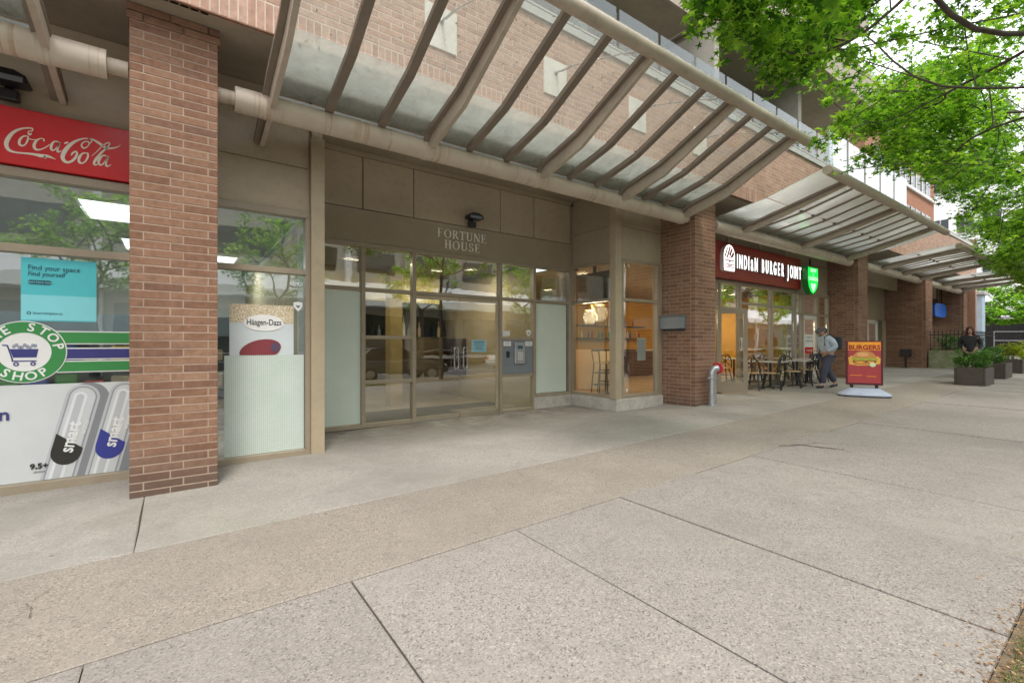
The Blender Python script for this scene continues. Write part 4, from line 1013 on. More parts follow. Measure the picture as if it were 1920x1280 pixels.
words(bs, 'BURGER', ex, YT-.107, ez-.178, .055, DR, offset=.002)
for xx in (11.6, 13.25, 14.9): obj('sign_bracket', MB().box(xx-.03, xx+.03, YT+.06, YT+.10, CAM+2.60, CAM+3.05), M['steel'], bs)

gs = thing('green_shield_sign', 'lit green shield-shaped sign at the right end of the dark red sign', 'sign', (16.3, 6.0, CAM+1.5))
gx, gzc = 15.88, CAM+1.98
SP = [(a_*.86, b_*.9) for a_, b_ in [(-.42,.44),(.42,.44),(.44,-.02),(.36,-.27),(.18,-.45),(0,-.52),(-.18,-.45),(-.36,-.27),(-.44,-.02)]]
GREENE = emit('green_light_face', (.01, .75, .06), 1.0)
obj('shield_body', MB().prism([(gx+a, gzc+b) for a, b in SP], 6.20, 6.36), paint('green_plastic', (.01,.20,.03), .3), gs)
obj('shield_face', MB().prism([(gx+a*.9, gzc+b*.9) for a, b in SP], 6.190, 6.1995), GREENE, gs)
PALE = emit('pale_green_print', (.45,1,.5), .9)
words(gs, 'NOW', gx, 6.186, gzc+.27, .15, PALE, offset=.004); words(gs, 'IN', gx, 6.186, gzc+.14, .08, PALE)
words(gs, 'CANADA', gx, 6.186, gzc+.02, .16, PALE, offset=.004, sx=.95)
obj('leaf_emblem', MB().prism([(gx+a, gzc+b) for a, b in [(-.17,-.12),(-.09,-.14),(-.10,-.09),(0,-.17),(.10,-.09),(.09,-.14),(.17,-.12),(.13,-.25),(.04,-.34),(0,-.38),(-.04,-.34),(-.13,-.25)]], 6.184, 6.189), PALE, gs)
obj('sign_rod', MB().box(gx-.02, gx+.02, 6.26, 6.30, gzc+.44, CAM+2.62), M['black'], gs); obj('sign_arm', MB().box(gx-.02, gx+.02, 6.361, YR, gzc+.1, gzc+.14), M['black'], gs)

# ---- front beyond, between the third and fourth pillars
y3 = 7.2
sf = thing('service_entrance', 'recessed cladding wall with a pale framed glass door beyond the third pillar', 'shop front', (22.5, y3, .4))
obj('wall_panel', MB().cbox(19.1, 25.88, y3, y3+.08, CAM+1.05, CAM+2.2, .006).cbox(19.1, 25.88, y3, y3+.08, CAM+2.21, TOPZ-.003, .006), M['clad_dark'], sf)
zb = g(24, y3)
mull(sf, 25.55, 25.88, y3-.06, y3+.08, zb-.1, CAM+1.045, M['post'], 'corner_post'); mull(sf, 24.98, 25.54, y3, y3+.08, zb-.1, CAM+1.045, paint('sage_panel', (.14,.14,.10), .4), 'door_panel')
d = obj('glass_door', MB().cbox(23.75, 23.87, y3-.03, y3+.03, zb, CAM+1.0, .004).cbox(24.85, 24.97, y3-.03, y3+.03, zb, CAM+1.0, .004).cbox(23.871, 24.849, y3-.03, y3+.03, CAM+.88, CAM+1.0, .004).cbox(23.871, 24.849, y3-.03, y3+.03, zb, zb+.2, .004), wt, sf)
obj('door_glass', MB().box(23.871, 24.849, y3, y3+.01, zb+.201, CAM+.879), M['glass'], d)
obj('handle', MB().tube([(23.98,y3-.03,CAM-.30),(23.98,y3-.12,CAM-.30),(23.98,y3-.12,CAM+.02),(23.98,y3-.03,CAM+.02)], .02, 8).tube([(24.18,y3-.12,CAM-.30),(24.18,y3-.12,CAM+.02)], .02, 8).tube([(23.98,y3-.12,CAM-.30),(24.18,y3-.12,CAM-.30)], .02, 8).tube([(23.98,y3-.12,CAM+.02),(24.18,y3-.12,CAM+.02)], .02, 8), M['white'], d)
for a, b in ((19.15, 21.4), (21.45, 23.7)): mull(sf, a, b, y3-.03, y3+.05, zb-.1, zb+.1, name='sill_frame'); pane(sf, a, b, zb+.101, CAM+1.04, y3)
ab = thing('ash_bin', 'black ash bin on a post against the side of the fourth pillar', 'ash bin', (25.5, 6.35, g(25.5, 6.35)))
za = g(25.5, 6.35)
obj('bin_box', MB().cbox(25.38, 25.62, 6.17, 6.53, za+.48, za+.80, .02), M['black'], ab); obj('bin_post', MB().tube([(25.5,6.35,za),(25.5,6.35,za+.48)], .035, 10).lathe([(.13,za),(.13,za+.02),(.04,za+.04)], (25.5,6.35,0), 16), M['black'], ab)
# fifth bay with the blue sign
b5 = thing('far_shop_front', 'distant shop front with pale framed windows under the blue sign', 'shop front', (30, 7.2, .4))
obj('wall_panel', MB().cbox(26.92, 32.5, 7.2, 7.28, CAM+1.2, TOPZ-.003, .006), M['clad_dark'], b5)
for i in range(4):
    xx = 26.95+i*1.40; mull(b5, xx, xx+.10, 7.12, 7.28, .4, CAM+1.195, wt); pane(b5, xx+.101, xx+1.399, .45, CAM+1.19, 7.2)
bl_ = thing('blue_sign', 'blue sign hanging over the far shop front', 'sign', (31.3, 6.5, CAM+1.3))
obj('sign_panel', MB().prism([(31.3+1.05*math.copysign(abs(math.cos(R(q)))**.45, math.cos(R(q))), CAM+1.70+.34*math.copysign(abs(math.sin(R(q)))**.45, math.sin(R(q)))) for q in range(0, 360, 12)], 6.4, 6.5), pr('blue', (.01,.16,.75)), bl_)
[obj('sign_rod', MB().box(q_, q_+.04, 6.44, 6.48, CAM+2.06, TOPZ), M['black'], bl_) for q_ in (30.9, 31.7)]

# ================================================================= furniture
wood = paint('pale_wood_seat', (.60,.44,.24), .5, var=.15, scale=6)
def make_chair(label):
    t = thing('bistro_chair', label, 'chair', (0,0,0), 'black bistro chairs outside the restaurant', world=False)
    smooth(obj('seat', MB().lathe([(.02,.435),(.19,.44),(.205,.45),(.20,.465),(.02,.47)], n=20), wood, t), 30)
    for sx in (-1, 1):
        obj('leg', MB().tube([(sx*.13,-.13,.44),(sx*.16,-.17,.22),(sx*.19,-.21,0)], [.020,.020,.017], 8), M['black'], t)
        obj('leg', MB().tube([(sx*.13,.15,.44),(sx*.17,.20,.2),(sx*.20,.25,0)], [.020,.020,.017], 8), M['black'], t)
    a = [(math.cos(R(th))*.20, .17+.05*math.sin(R(th)), .46+.42*math.sin(R(th))**.7) for th in lin(0, 180, 14)]
    obj('back_frame', MB().tube(a, .021, 8), M['black'], t)
    obj('back_cross', MB().tube([(-.16,.19,.52),(0,.215,.68),(.15,.215,.80)], .015, 6).tube([(.16,.19,.52),(0,.22,.68),(-.15,.215,.80)], .015, 6).tube([(0,.20,.47),(0,.225,.86)], .015, 6), M['black'], t)
    obj('stretcher', MB().tube([(.17*math.cos(R(i*30)), .17*math.sin(R(i*30))+.01, .24) for i in range(13)], .008, 6), M['black'], t)
    return t
def make_table(label):
    t = thing('cafe_table', label, 'table', (0,0,0), 'small cafe tables outside the restaurant', world=False)
    obj('table_top', MB().cbox(-.33,.33,-.33,.33,.72,.745,.006), paint('table_top_grey', (.52,.50,.46), .4), t)
    obj('table_leg', MB().lathe([(.03,.02),(.03,.72)], n=12), M['black'], t)
    b = MB()
    for k in range(4): b.tube([(0,0,.05),(.27*math.cos(R(45+k*90)),.27*math.sin(R(45+k*90)),.015)], .018, 8)
    obj('table_base', b, M['black'], t); return t
c0_ = make_chair('nearest black bistro chair with a pale round seat beside the open door')
spots = [(13.05, 6.12, 200, None), (12.75, 6.42, 100, 'black bistro chair partly behind the open glass door'), (14.05, 6.0, 20, 'black bistro chair left of the middle table'),
         (14.65, 6.38, 95, 'black bistro chair set against the glass behind the middle table'), (15.0, 5.98, 170, 'black bistro chair right of the middle table'), (15.75, 6.3, 240, 'black bistro chair just left of the walking man')]
for i, (x, y, a, lb) in enumerate(spots):
    if i == 0: c0_.location = (x, y, g(x, y)); c0_.rotation_euler = (0,0,R(a))
    else: dup(c0_, (x, y, g(x, y)), R(a), lb)
t0 = make_table('small square cafe table next to the open door'); t0.location = (13.4, 6.3, g(13.4, 6.3))
dup(t0, (14.45, 6.05, g(14.45, 6.1)), R(8), 'small square cafe table in the middle of the outside seating'); dup(t0, (15.5, 6.2, g(15.5, 6.2)), 0, 'small square cafe table nearest the walking man')
# folding step ladder-like sign stand behind the man
eas = thing('high_chair', 'tall black A-shaped high chair behind the walking man', 'high chair', (16.1, 6.2, g(16.1, 6.2)))
zc = g(16.1, 6.2)
for dx, dy in ((-.30,-.25),(.30,-.25),(-.30,.25),(.30,.25)):
    obj('leg', MB().tube([(16.1+dx, 6.2+dy, zc),(16.1+dx*.4, 6.2+dy*.5, zc+.62),(16.1+dx*.30, 6.2+dy*.5, zc+.95)], .016, 8), M['black'], eas)
obj('seat', MB().cbox(15.95, 16.25, 6.05, 6.35, zc+.55, zc+.58, .006), M['black'], eas)
obj('tray', MB().cbox(15.9, 16.3, 5.95, 6.1, zc+.72, zc+.745, .006), M['black'], eas)
obj('stretcher', MB().bar((15.85,5.98,zc+.2),(16.35,5.98,zc+.2),.02,.02).bar((15.85,6.42,zc+.2),(16.35,6.42,zc+.2),.02,.02), M['black'], eas)

# ---- advertising board on a water-filled base
sbx, sby = px(1620, 742, Y=4.12)[:2]
zs = g(sbx, sby)
sb = thing('burger_board', 'orange and maroon BURGERS pavement board on a pale blue plastic base', 'pavement sign', (sbx, sby, zs), world=False); sb.rotation_euler = (0, 0, R(-66))
m = MB(); rows = []
for i, (hx, hy, z) in enumerate([(.50,.26,0),(.53,.28,.045),(.48,.24,.09),(.30,.17,.19),(.27,.14,.20)]):
    rows.append([(hx*math.copysign(abs(math.cos(R(a)))**.6, math.cos(R(a))), hy*math.copysign(abs(math.sin(R(a)))**.6, math.sin(R(a))), z) for a in range(0, 360, 15)])
for r_ in rows: m.v += r_
for i in range(4):
    for k in range(24): m.f.append((i*24+k, i*24+(k+1) % 24, (i+1)*24+(k+1) % 24, (i+1)*24+k))
m.f.append(tuple(4*24+k for k in range(24))); smooth(obj('water_base', m, paint('pale_blue_plastic', (.42,.48,.60), .4), sb), 45)
obj('base_trim', MB().prism([(p[0]*1.03, p[1]*1.04) for p in [(r[0], r[1]) for r in rows[0]]], .0, .022, 'z'), M['black'], sb)
for sx in (-1, 1): obj('spring_leg', MB().lathe([(.035,.10),(.035,.30)], (sx*.24,0,0), 12), M['black'], sb)
obj('board_frame', MB().cbox(-.36,.36,-.035,.035,.27,1.33,.01), paint('board_dark_red', (.10,.008,.012), .4), sb)
MAR, ORG = pr('maroon', (.42,.045,.05)), pr('orange', (1.0,.36,.02))
obj('poster_sheet', MB().box(-.315,.315,-.040,-.0355,.32,1.30), MAR, sb)
obj('poster_band', MB().box(-.315,.315,-.043,-.0405,1.10,1.30), ORG, sb)
def sbw(s, x, z, size, mat, **k):
    mb = text_mb(s, size, .002, **k); mb.v = [(x+a, -.046-h, z+b) for a, b, h in mb.v]; return obj('lettering', mb, mat, sb)
sbw('MEGA FLAVOUR', -.06, 1.255, .052, pr('yellow', (.85,.62,.06))); sbw('BURGERS', 0, 1.165, .150, pr('deep_red', (.30,.02,.01)), offset=.005, sx=.98)
def sbp(nm, poly, mat, d): return obj(nm, MB().prism(poly, -.044-d, -.041-d), mat, sb)
sbp('fries', [(-.31,.92),(-.25,.97),(-.1,.93),(.1,.93),(.26,.96),(.31,.90),(.30,.78),(.1,.74),(-.12,.73),(-.29,.76)], pr('fries', (.85,.48,.06)), 0)
sbp('bun_top', ell(0,.90,.235,.19,20,0,180), pr('bun', (.62,.26,.07)), .003)
sbp('bun_shine', ell(-.03,1.0,.12,.05,16), pr('bun_light', (.78,.42,.16)), .006)
sbp('lettuce', [(-.25,.90),(-.2,.86),(-.12,.89),(-.05,.85),(.03,.89),(.1,.85),(.18,.89),(.25,.86),(.25,.91),(-.25,.92)], pr('lettuce', (.35,.45,.05)), .006)
sbp('patty', [(-.23,.86),(-.22,.81),(.22,.81),(.23,.86)], pr('patty', (.13,.04,.02)), .004)
sbp('cheese', [(-.22,.84),(.22,.84),(.12,.80),(.04,.84),(-.08,.79)], pr('cheese', (.90,.50,.03)), .007)
sbp('bun_bottom', [(-.22,.81),(.22,.81),(.19,.75),(-.19,.75)], pr('bun', (.62,.26,.07)), .003)
sbp('round_badge', ell(.16,.76,.06,.055,16), pr('badge', (.70,.80,.50)), .010)
for i, (a, z, w) in enumerate([(-.16,.66,.2),(-.16,.61,.16),(-.16,.56,.22),(-.16,.50,.24),(-.16,.44,.18),(.14,.60,.2),(.14,.54,.22),(.14,.48,.18),(.14,.42,.22),(.14,.66,.14)]):
    sbp('print_line', [(a-w/2,z-.006),(a+w/2,z-.006),(a+w/2,z+.006),(a-w/2,z+.006)], ORG if i % 4 == 3 else pr('faint_red', (.42,.08,.07)), 0)

# ================================================================= plants
def leafcloud(blobs, n, size, rnd, star=False, flat_=.0):
    """numpy cloud of small leaves in ellipsoidal clumps (cx,cy,cz,r)"""
    if star:
        L_ = []
        for k in range(10):
            a = R(90+k*36); r = (1.0 if k == 0 else .9 if k in (2, 8) else .62 if k in (4, 6) else .0 if k == 5 else .30); L_.append((r*math.cos(a), r*math.sin(a), 0 if k % 2 else -.15*r))
        L_[5] = (0, -.22, 0)
        T = [(0,0,.05)]+L_; fs = [(0, 1+k, 1+(k+1) % 10) for k in range(10)]
    else:
        T = [(0,-1,0),(.45,-.1,.12),(0,1,0),(-.45,-.1,.12)]; fs = [(0,1,2),(0,2,3)]
    T = np.array(T); fs = np.array(fs); nb = len(blobs); B = np.array(blobs)
    idx = rnd.integers(0, nb, n)
    d = rnd.normal(size=(n,3)); d /= np.linalg.norm(d, axis=1)[:,None]; rad = rnd.random(n)**.45
    c = B[idx,:3]+d*rad[:,None]*B[idx,3:4]*np.array([1,1,.8])
    # orientation: mostly facing up/outward with droop
    up = np.stack([rnd.normal(0,.5,n), rnd.normal(0,.5,n), np.ones(n)*(.9)], 1); up /= np.linalg.norm(up,axis=1)[:,None]
    t = np.stack([rnd.normal(size=n), rnd.normal(size=n), rnd.normal(-.5,.5,n)],1); t -= (t*up).sum(1)[:,None]*up; t /= np.linalg.norm(t,axis=1)[:,None]
    s = np.cross(up, t); sc = size*rnd.uniform(.5,1.25,n)
    V = c[:,None,:]+sc[:,None,None]*(T[None,:,0,None]*s[:,None,:]-T[None,:,1,None]*t[:,None,:]*-1+T[None,:,2,None]*up[:,None,:])
    return c, V, fs
def leafmesh(name, V, fs, mat, parent=None):
    n, k, _ = V.shape; vs = V.reshape(-1,3); f = (fs[None]+np.arange(n)[:,None,None]*k).reshape(-1,3)
    me = bpy.data.meshes.new(name); me.vertices.add(len(vs)); me.vertices.foreach_set('co', vs.ravel().astype(np.float32))
    me.loops.add(f.size); me.loops.foreach_set('vertex_index', f.ravel().astype(np.int32)); me.polygons.add(len(f))
    me.polygons.foreach_set('loop_start', np.arange(0, f.size, 3, dtype=np.int32)); me.polygons.foreach_set('loop_total', np.full(len(f), 3, dtype=np.int32)); me.update(); me.validate()
    me.materials.append(mat); return obj(name, me, None, parent)
RN = np.random.default_rng(11)
LEAF = island_mat('maple_leaf', [(0,(.035,.10,.015)),(.3,(.08,.20,.02)),(.55,(.17,.36,.035)),(.75,(.27,.50,.05)),(1,(.40,.60,.08))], .5, .62)
LEAF2 = island_mat('shrub_leaf', [(0,(.04,.11,.02)),(.5,(.08,.20,.03)),(1,(.14,.28,.05))], .45, .35)
YEL = island_mat('yellow_shrub_leaf', [(0,(.13,.25,.02)),(.5,(.30,.40,.03)),(1,(.62,.55,.04))], .5, .35)
BARK = paint('bark', (.075,.06,.045), .9, var=.35, scale=14, bstr=.6)
pm = paint('planter_box', (.075,.06,.05), .8, var=.2, scale=5, dirt=.3)
conc = M['concrete']
for i, (x, yy, lb, mt, cr_) in enumerate([(18.1, 2.77, 'nearest square dark planter, holding a leafy shrub', LEAF2, .40), (21.2, 2.80, 'second dark planter, with a low bushy green shrub', LEAF2, .40), (24.8, 2.85, 'third dark planter, with yellow-green flowering shrub', YEL, .50), (28.8, 2.7, 'farthest dark planter, at the right edge with yellow flowers', YEL, .55)]):
    z = g(x, yy); t = thing('street_planter', lb, 'planter', (x+.6, yy+.32, z), 'dark planters along the pavement')
    b = MB(); X1, Y1, H = x+1.15, yy+.65, z+.50
    b.cbox(x, X1, yy, yy+.05, z+.01, H, .008).cbox(x, X1, Y1-.05, Y1, z+.01, H, .008).cbox(x, x+.05, yy+.051, Y1-.051, z+.01, H, .008).cbox(X1-.05, X1, yy+.051, Y1-.051, z+.01, H, .008)
    obj('planter_box', b, pm, t); obj('soil', MB().box(x+.05, X1-.05, yy+.05, Y1-.05, z+.3, H-.05), paint('potting_soil', (.03,.02,.015), .95), t)
    bl2 = [(x+.2+RN.random()*.8, yy+.05+RN.random()*.6, H+.05+RN.random()*cr_, .12+RN.random()*.10) for _ in range(22)]
    s = thing('planter_shrub', lb.replace('planter', 'planter\'s plant').split(',')[0]+', foliage only' if False else ['pale stemmed leafy shrub in the nearest dark planter', 'low green shrub in the second dark planter', 'yellow-green shrub in the third dark planter', 'yellow flowering shrub in the farthest dark planter'][i], 'shrub', (x+.6, yy+.32, H-.05), 'shrubs growing in the planters')
    _, V, fs = leafcloud(bl2, 1500, .045, RN); tag(leafmesh('foliage', V, fs, mt, s), kind='stuff')
    st_ = MB()
    for k in range(7): q = bl2[k]; st_.tube([(x+.55+.1*k/7, yy+.3, H-.06), ((x+.6+q[0])/2, (yy+.32+q[1])/2, H+.02), q[:3]], [.014,.010,.004], 6)
    obj('stem', st_, paint('pale_stem', (.30,.30,.15), .8), s)
# raised bed with black railing next to the fourth pillar
zq = g(26.5, 5)
rb = thing('raised_bed', 'mossy concrete raised bed in front of the fourth pillar', 'raised bed', (29, 5.2, zq))
def mossmat():
    m, t, out = newmat('mossy_concrete'); co = N(t, 'ShaderNodeNewGeometry').outputs['Position']
    c = mixc(t, ramp(t, noise(t, 3, 6, .7, co), [(.4,0),(.6,1)]), (.36,.34,.27), (.22,.26,.12)); bsdf(t, out, c, .9, 0, noise(t, 50, 3, .6, co), .3, .005); return m
obj('bed_wall', MB().cbox(26.1, 32.4, 4.60, 4.75, zq-.1, zq+.74, .015).cbox(26.1, 26.25, 4.751, 5.74, zq-.1, zq+.74, .015), mossmat(), rb)
obj('soil', MB().box(26.25, 32.4, 4.75, 5.75, zq, zq+.62), paint('potting_soil', (.03,.02,.015), .95), rb)
rl = thing('iron_railing', 'black iron railing with spikes on top of the raised bed', 'railing', (26.17, 5.2, zq+.74))
def pick(x, y): obj('picket', MB().lathe([(.012,zq+.72),(.012,zq+1.50),(.022,zq+1.53),(.002,zq+1.62)], (x,y,0), 6), M['black'], rl)
for k in range(9): pick(26.17, 4.68+k*.125)
for k in range(1, 25): pick(26.17+k*.125*2, 4.68)
obj('rail', MB().box(26.15,26.19,4.66,5.72,zq+1.40,zq+1.44).box(26.15,26.19,4.66,5.72,zq+.80,zq+.83).box(26.191,32.3,4.665,4.695,zq+1.40,zq+1.44).box(26.191,32.3,4.665,4.695,zq+.80,zq+.83), M['black'], rl)
for k, (x, lb) in enumerate([(26.9, 'white flowering bush behind the black railing, nearest the pillar'), (29, 'bush in the middle of the raised bed'), (31.5, 'bush at the far end of the raised bed')]):
    s = thing('bush', lb, 'bush', (x, 5.25, zq+.6), 'bushes in the raised bed')
    bl2 = [(x+RN.normal(0,.45), 5.25+RN.normal(0,.15), zq+.75+RN.random()*.6, .16) for _ in range(18)]
    _, V, fs = leafcloud(bl2, 1100, .05, RN); tag(leafmesh('foliage', V, fs, LEAF2, s), kind='stuff')
    _, V, fs = leafcloud(bl2, 120, .04, RN); tag(leafmesh('flowers', V, fs, M['white'], s), kind='stuff')

# ---- trees
POLY_U = [1282,1300,1340,1370,1400,1440,1480,1505,1530,1565,1600,1650,1700,1740,1775,1800,1840,1880,1925,2400]
POLY_V = [ 120, 172, 185, 120,  95, 200, 185, 260, 300, 338, 322, 318, 325, 345, 395, 440, 500, 520, 560, 640]
def allowed(x, y, z, jit=0):
    u, v, d = proj(x, y, z)
    if d < .4: return True
    if u < 1282: return u < -150 or v < -200
    return v < np.interp(u, POLY_U, POLY_V)+jit
def tree(base, height, crown, ntips, nleaf, label, lsize=.06, clip=True, seed=1, group='street trees', mat=None, trunk_r=.16, name='street_tree', blob=.26, star=True, fork=.45, zmin=0):
    """greedy branching: every twig tip joins the nearest branch node, so limbs fork towards the crown"""
    rnd = np.random.default_rng(seed); base = np.array(base, float)
    nodes = [base+np.array([0,0,h]) for h in np.linspace(0, height*fork, 6)]; par = [-1,0,1,2,3,4]; tips = []
    tries = 0
    while len(tips) < ntips and tries < ntips*40:
        tries += 1; e = crown[rnd.integers(len(crown))]; d = rnd.normal(size=3); d /= np.linalg.norm(d); r = rnd.random()**.4
        p = np.array(e[:3])+d*r*np.array(e[3:6])
        if p[2] < zmin or p[1] > 5.2 and clip: continue
        if clip and not allowed(*p): continue
        tips.append(p)
    top = nodes[-1]; tips.sort(key=lambda p: np.linalg.norm(p-top))
    for p in tips:
        A = np.array(nodes[3:]); dist = np.linalg.norm(A-p, axis=1)+.25*np.linalg.norm(A-top, axis=1); j = int(dist.argmin())+3
        q = np.array(nodes[j]); L_ = np.linalg.norm(p-q); n = max(1, int(L_/.45)); last = j
        for k in range(1, n+1):
            t = k/n; w = q+(p-q)*t+np.array([0,0,.10*L_*math.sin(math.pi*t)])+rnd.normal(0,.035,3)*(t < 1)
            nodes.append(w); par.append(last); last = len(nodes)-1
        tips[0] = tips[0]
    cnt = np.zeros(len(nodes)); kids = [[] for _ in nodes]
    for i, q in enumerate(par):
        if q >= 0: kids[q].append(i)
    for i in range(len(nodes)-1, -1, -1):
        if not kids[i]: cnt[i] = 1
        if par[i] >= 0: cnt[par[i]] += cnt[i]
    rad = lambda i: .0045+(trunk_r if i < 6 else trunk_r*.62)*(cnt[i]/cnt[0])**.52
    main = [max(k, key=lambda c: cnt[c]) if k else -1 for k in kids]
    for it in range(5):
        old = [np.array(n_) for n_ in nodes]
        for q in range(6, len(nodes)):
            if main[q] >= 0: nodes[q] = .4*old[q]+.3*old[par[q]]+.3*old[main[q]]
    t = thing(name, label, 'tree', tuple(base), group)
    mt_, mb_ = MB(), MB()
    mt_.tube([nodes[i] for i in range(6)], [rad(i)*(1.35 if i == 0 else 1) for i in range(6)], 14)
    done = set(range(6))
    for i in range(6, len(nodes)):
        if i in done: continue
        ch = [par[i], i]; done.add(i); c = i
        while kids[c]:
            nx_ = max(kids[c], key=lambda k: cnt[k]); ch.append(nx_); done.add(nx_); c = nx_
        mb_.tube([nodes[k] for k in ch], [min(rad(ch[0])*.8, rad(ch[1])) if q == 0 else rad(k) for q, k in enumerate(ch)], 6 if cnt[i] < 6 else 9, cap=False)
    smooth(obj('trunk', mt_, BARK, t), 60); o_ = obj('branch', mb_, BARK, t, True); o_['kind'] = 'stuff'
    leafy = [i for i in range(6, len(nodes)) if cnt[i] <= 3]
    P = np.array([nodes[i] for i in leafy]); bl3 = np.concatenate([P, rnd.uniform(.55,1.1,(len(P),1))*blob], 1)
    cs_, V, fs = leafcloud(bl3, nleaf, lsize, rnd, star=star)
    if clip:
        J = 14*np.sin(cs_[:,0]*7)+12*np.sin(cs_[:,1]*11+cs_[:,2]*9)
        keep = np.array([allowed(*c, j) for c, j in zip(cs_, J)]) & (cs_[:,1] < 5.3); V = V[keep]
    tag(leafmesh('foliage', V, fs, mat or LEAF, t), kind='stuff'); return t
tree((8.6,-.75,g(8.6,-.7)), 9, [(6.6,1.4,6.6,3.6,2.6,2.4),(9.5,1.6,6.4,3.8,3.0,2.6),(8,-1.5,7.5,4,3,2.5),(4.9,2.0,5.1,1.5,1.2,.9),(12.3,2.8,5.8,2.2,1.4,1.4)], 760, 33000, 'large leafy street tree overhead at the top right', .076, seed=3, zmin=3.6, trunk_r=.075, blob=.34)
tree((16.5,-.6,g(16.5,-.6)), 10, [(15.5,1.8,7.0,4.0,2.8,3.2),(14,3.0,6.2,2.4,1.4,1.6),(17.5,3.2,7.0,3,1.6,2.2),(20.5,2.2,5.3,2.0,1.5,1.5),(19,1.2,6.0,3.2,2.8,2.6),(17,-1.5,7.5,4,3,3)], 680, 42000, 'second street tree farther along, behind the overhead branches', .08, seed=5, zmin=3.0, trunk_r=.10, blob=.42)
tree((26,-.3,g(26,-.3)), 9, [(25.5,1.4,6.2,3.5,2.4,3.0),(24,2.8,5.0,2.4,1.6,1.8),(28,3,4.8,2.4,1.6,1.8),(29,1.0,5.2,2.8,2.2,2.4)], 340, 26000, 'third street tree with yellow-green leaves, over the planters', .10, seed=8, zmin=2.6, blob=.45, mat=island_mat('lime_leaf', [(0,(.08,.17,.02)),(.5,(.17,.32,.03)),(1,(.30,.42,.06))], .5, .5))
tree((43,3.2,.7), 4.2, [(43,3.4,3.7,2.6,4.2,1.3)], 170, 12000, 'small far tree over the dark board fence', .13, clip=False, seed=9, zmin=2.4, trunk_r=.09, name='small_tree', fork=.5)
tree((52,4,.7), 8, [(52,4,5.5,4,5,2.6)], 150, 9000, 'far tree beyond the dark board fence', .16, clip=False, seed=10, zmin=2.4, star=False, blob=.6)

# ================================================================= people
def skin(name, joints, edges, mat, parent, sub=2, root=0):
    me = bpy.data.meshes.new(name); me.from_pydata([j[0] for j in joints], edges, []); o = bpy.data.objects.new(name, me); C.objects.link(o)
    sk = o.modifiers.new('skin', 'SKIN'); sk.use_smooth_shade = True
    for i, j in enumerate(joints):
        r = j[1] if hasattr(j[1], '__len__') else (j[1], j[1]); me.skin_vertices[0].data[i].radius = r; me.skin_vertices[0].data[i].use_root = (i == root)
    ss = o.modifiers.new('sub', 'SUBSURF'); ss.levels = sub; ss.render_levels = sub
    dg = bpy.context.evaluated_depsgraph_get(); m2 = bpy.data.meshes.new_from_object(o.evaluated_get(dg)); bpy.data.objects.remove(o)
    m2.name = name; m2.materials.clear(); m2.materials.append(mat); r = obj(name, m2, None, parent)
    for p in m2.polygons: p.use_smooth = True
    return r
SKINM = paint('skin', (.50,.30,.22), .55, var=.05)
def hand(parent, wrist, dirv, palm_n, mat):
    d = Vector(dirv).normalized(); n_ = Vector(palm_n).normalized(); s = d.cross(n_).normalized(); w = Vector(wrist)
    J = [(w, .024), (w+d*.05, (.036,.018)), (w+d*.08, (.034,.016))]; E = [(0,1),(1,2)]
    h = skin('hand', [(tuple(a), b) for a, b in J], E, mat, parent, 1)
    m = MB()
    for k, (o_, l) in enumerate([(-.03,.06),(-.01,.075),(.01,.07),(.03,.055)]):
        b = w+d*.085+s*o_; m.tube([b, b+d*l*.55-n_*.008, b+d*l*.85-n_*.03], [.009,.008,.006], 6)
    b = w+d*.03-s*.036; m.tube([b, b+d*.03-s*.025-n_*.01, b+d*.055-s*.03-n_*.02], [.011,.009,.007], 6)
    obj('fingers', m, mat, h, True)
def head(parent, c, skinm, fwd=(0,-1,0), tilt=0):
    """head with brow, nose, eyes, mouth and ears; local frame: fwd, side, up"""
    f = Vector(fwd).normalized(); up = Vector((0,0,1)); s = up.cross(f).normalized()
    f = (f*math.cos(tilt)-up*math.sin(tilt)).normalized(); up = f.cross(s).normalized(); up = up if up.z > 0 else -up
    c = Vector(c); Q = lambda a, b, h: c+f*a+s*b+up*h
    m = MB(); rows, n = 12, 16
    for i in range(rows+1):
        ph = math.pi*(i+.02)/(rows+.04); h = math.cos(ph)*.118; r = math.sin(ph)
        for k in range(n):
            th = 2*math.pi*k/n; a = math.cos(th)*.092*r; b = math.sin(th)*.074*r
            if h < -.03: a = a*(.95 if a > 0 else .75)+.010; b *= .82+.0*h
            if abs(th) < .01 and -.045 < h < .01: a += .022
            m.v.append(tuple(Q(a, b, h)))
    for i in range(rows):
        for k in range(n): m.f.append((i*n+k, i*n+(k+1) % n, (i+1)*n+(k+1) % n, (i+1)*n+k))
    m.f.append(tuple(range(n))); m.f.append(tuple(rows*n+k for k in range(n)))
    m.tube([Q(.085,0,.015), Q(.108,0,-.018), Q(.088,0,-.03)], [.008,.014,.008], 8)
    for b in (-1, 1): m.ball(tuple(Q(-.005, b*.074, -.005)), .022, 8, 5, (.6,.6,1.2))
    o = obj('head', m, skinm, parent, True)
    e = MB()
    for b in (-1, 1): e.ball(tuple(Q(.078, b*.03, .012)), .010, 8, 5)
    obj('eyes', e, M['black'], o); obj('mouth', MB().tube([Q(.080,-.024,-.058), Q(.089,0,-.060), Q(.080,.024,-.058)], .006, 6), paint('lip', (.32,.10,.09), .5), o)
    return Q
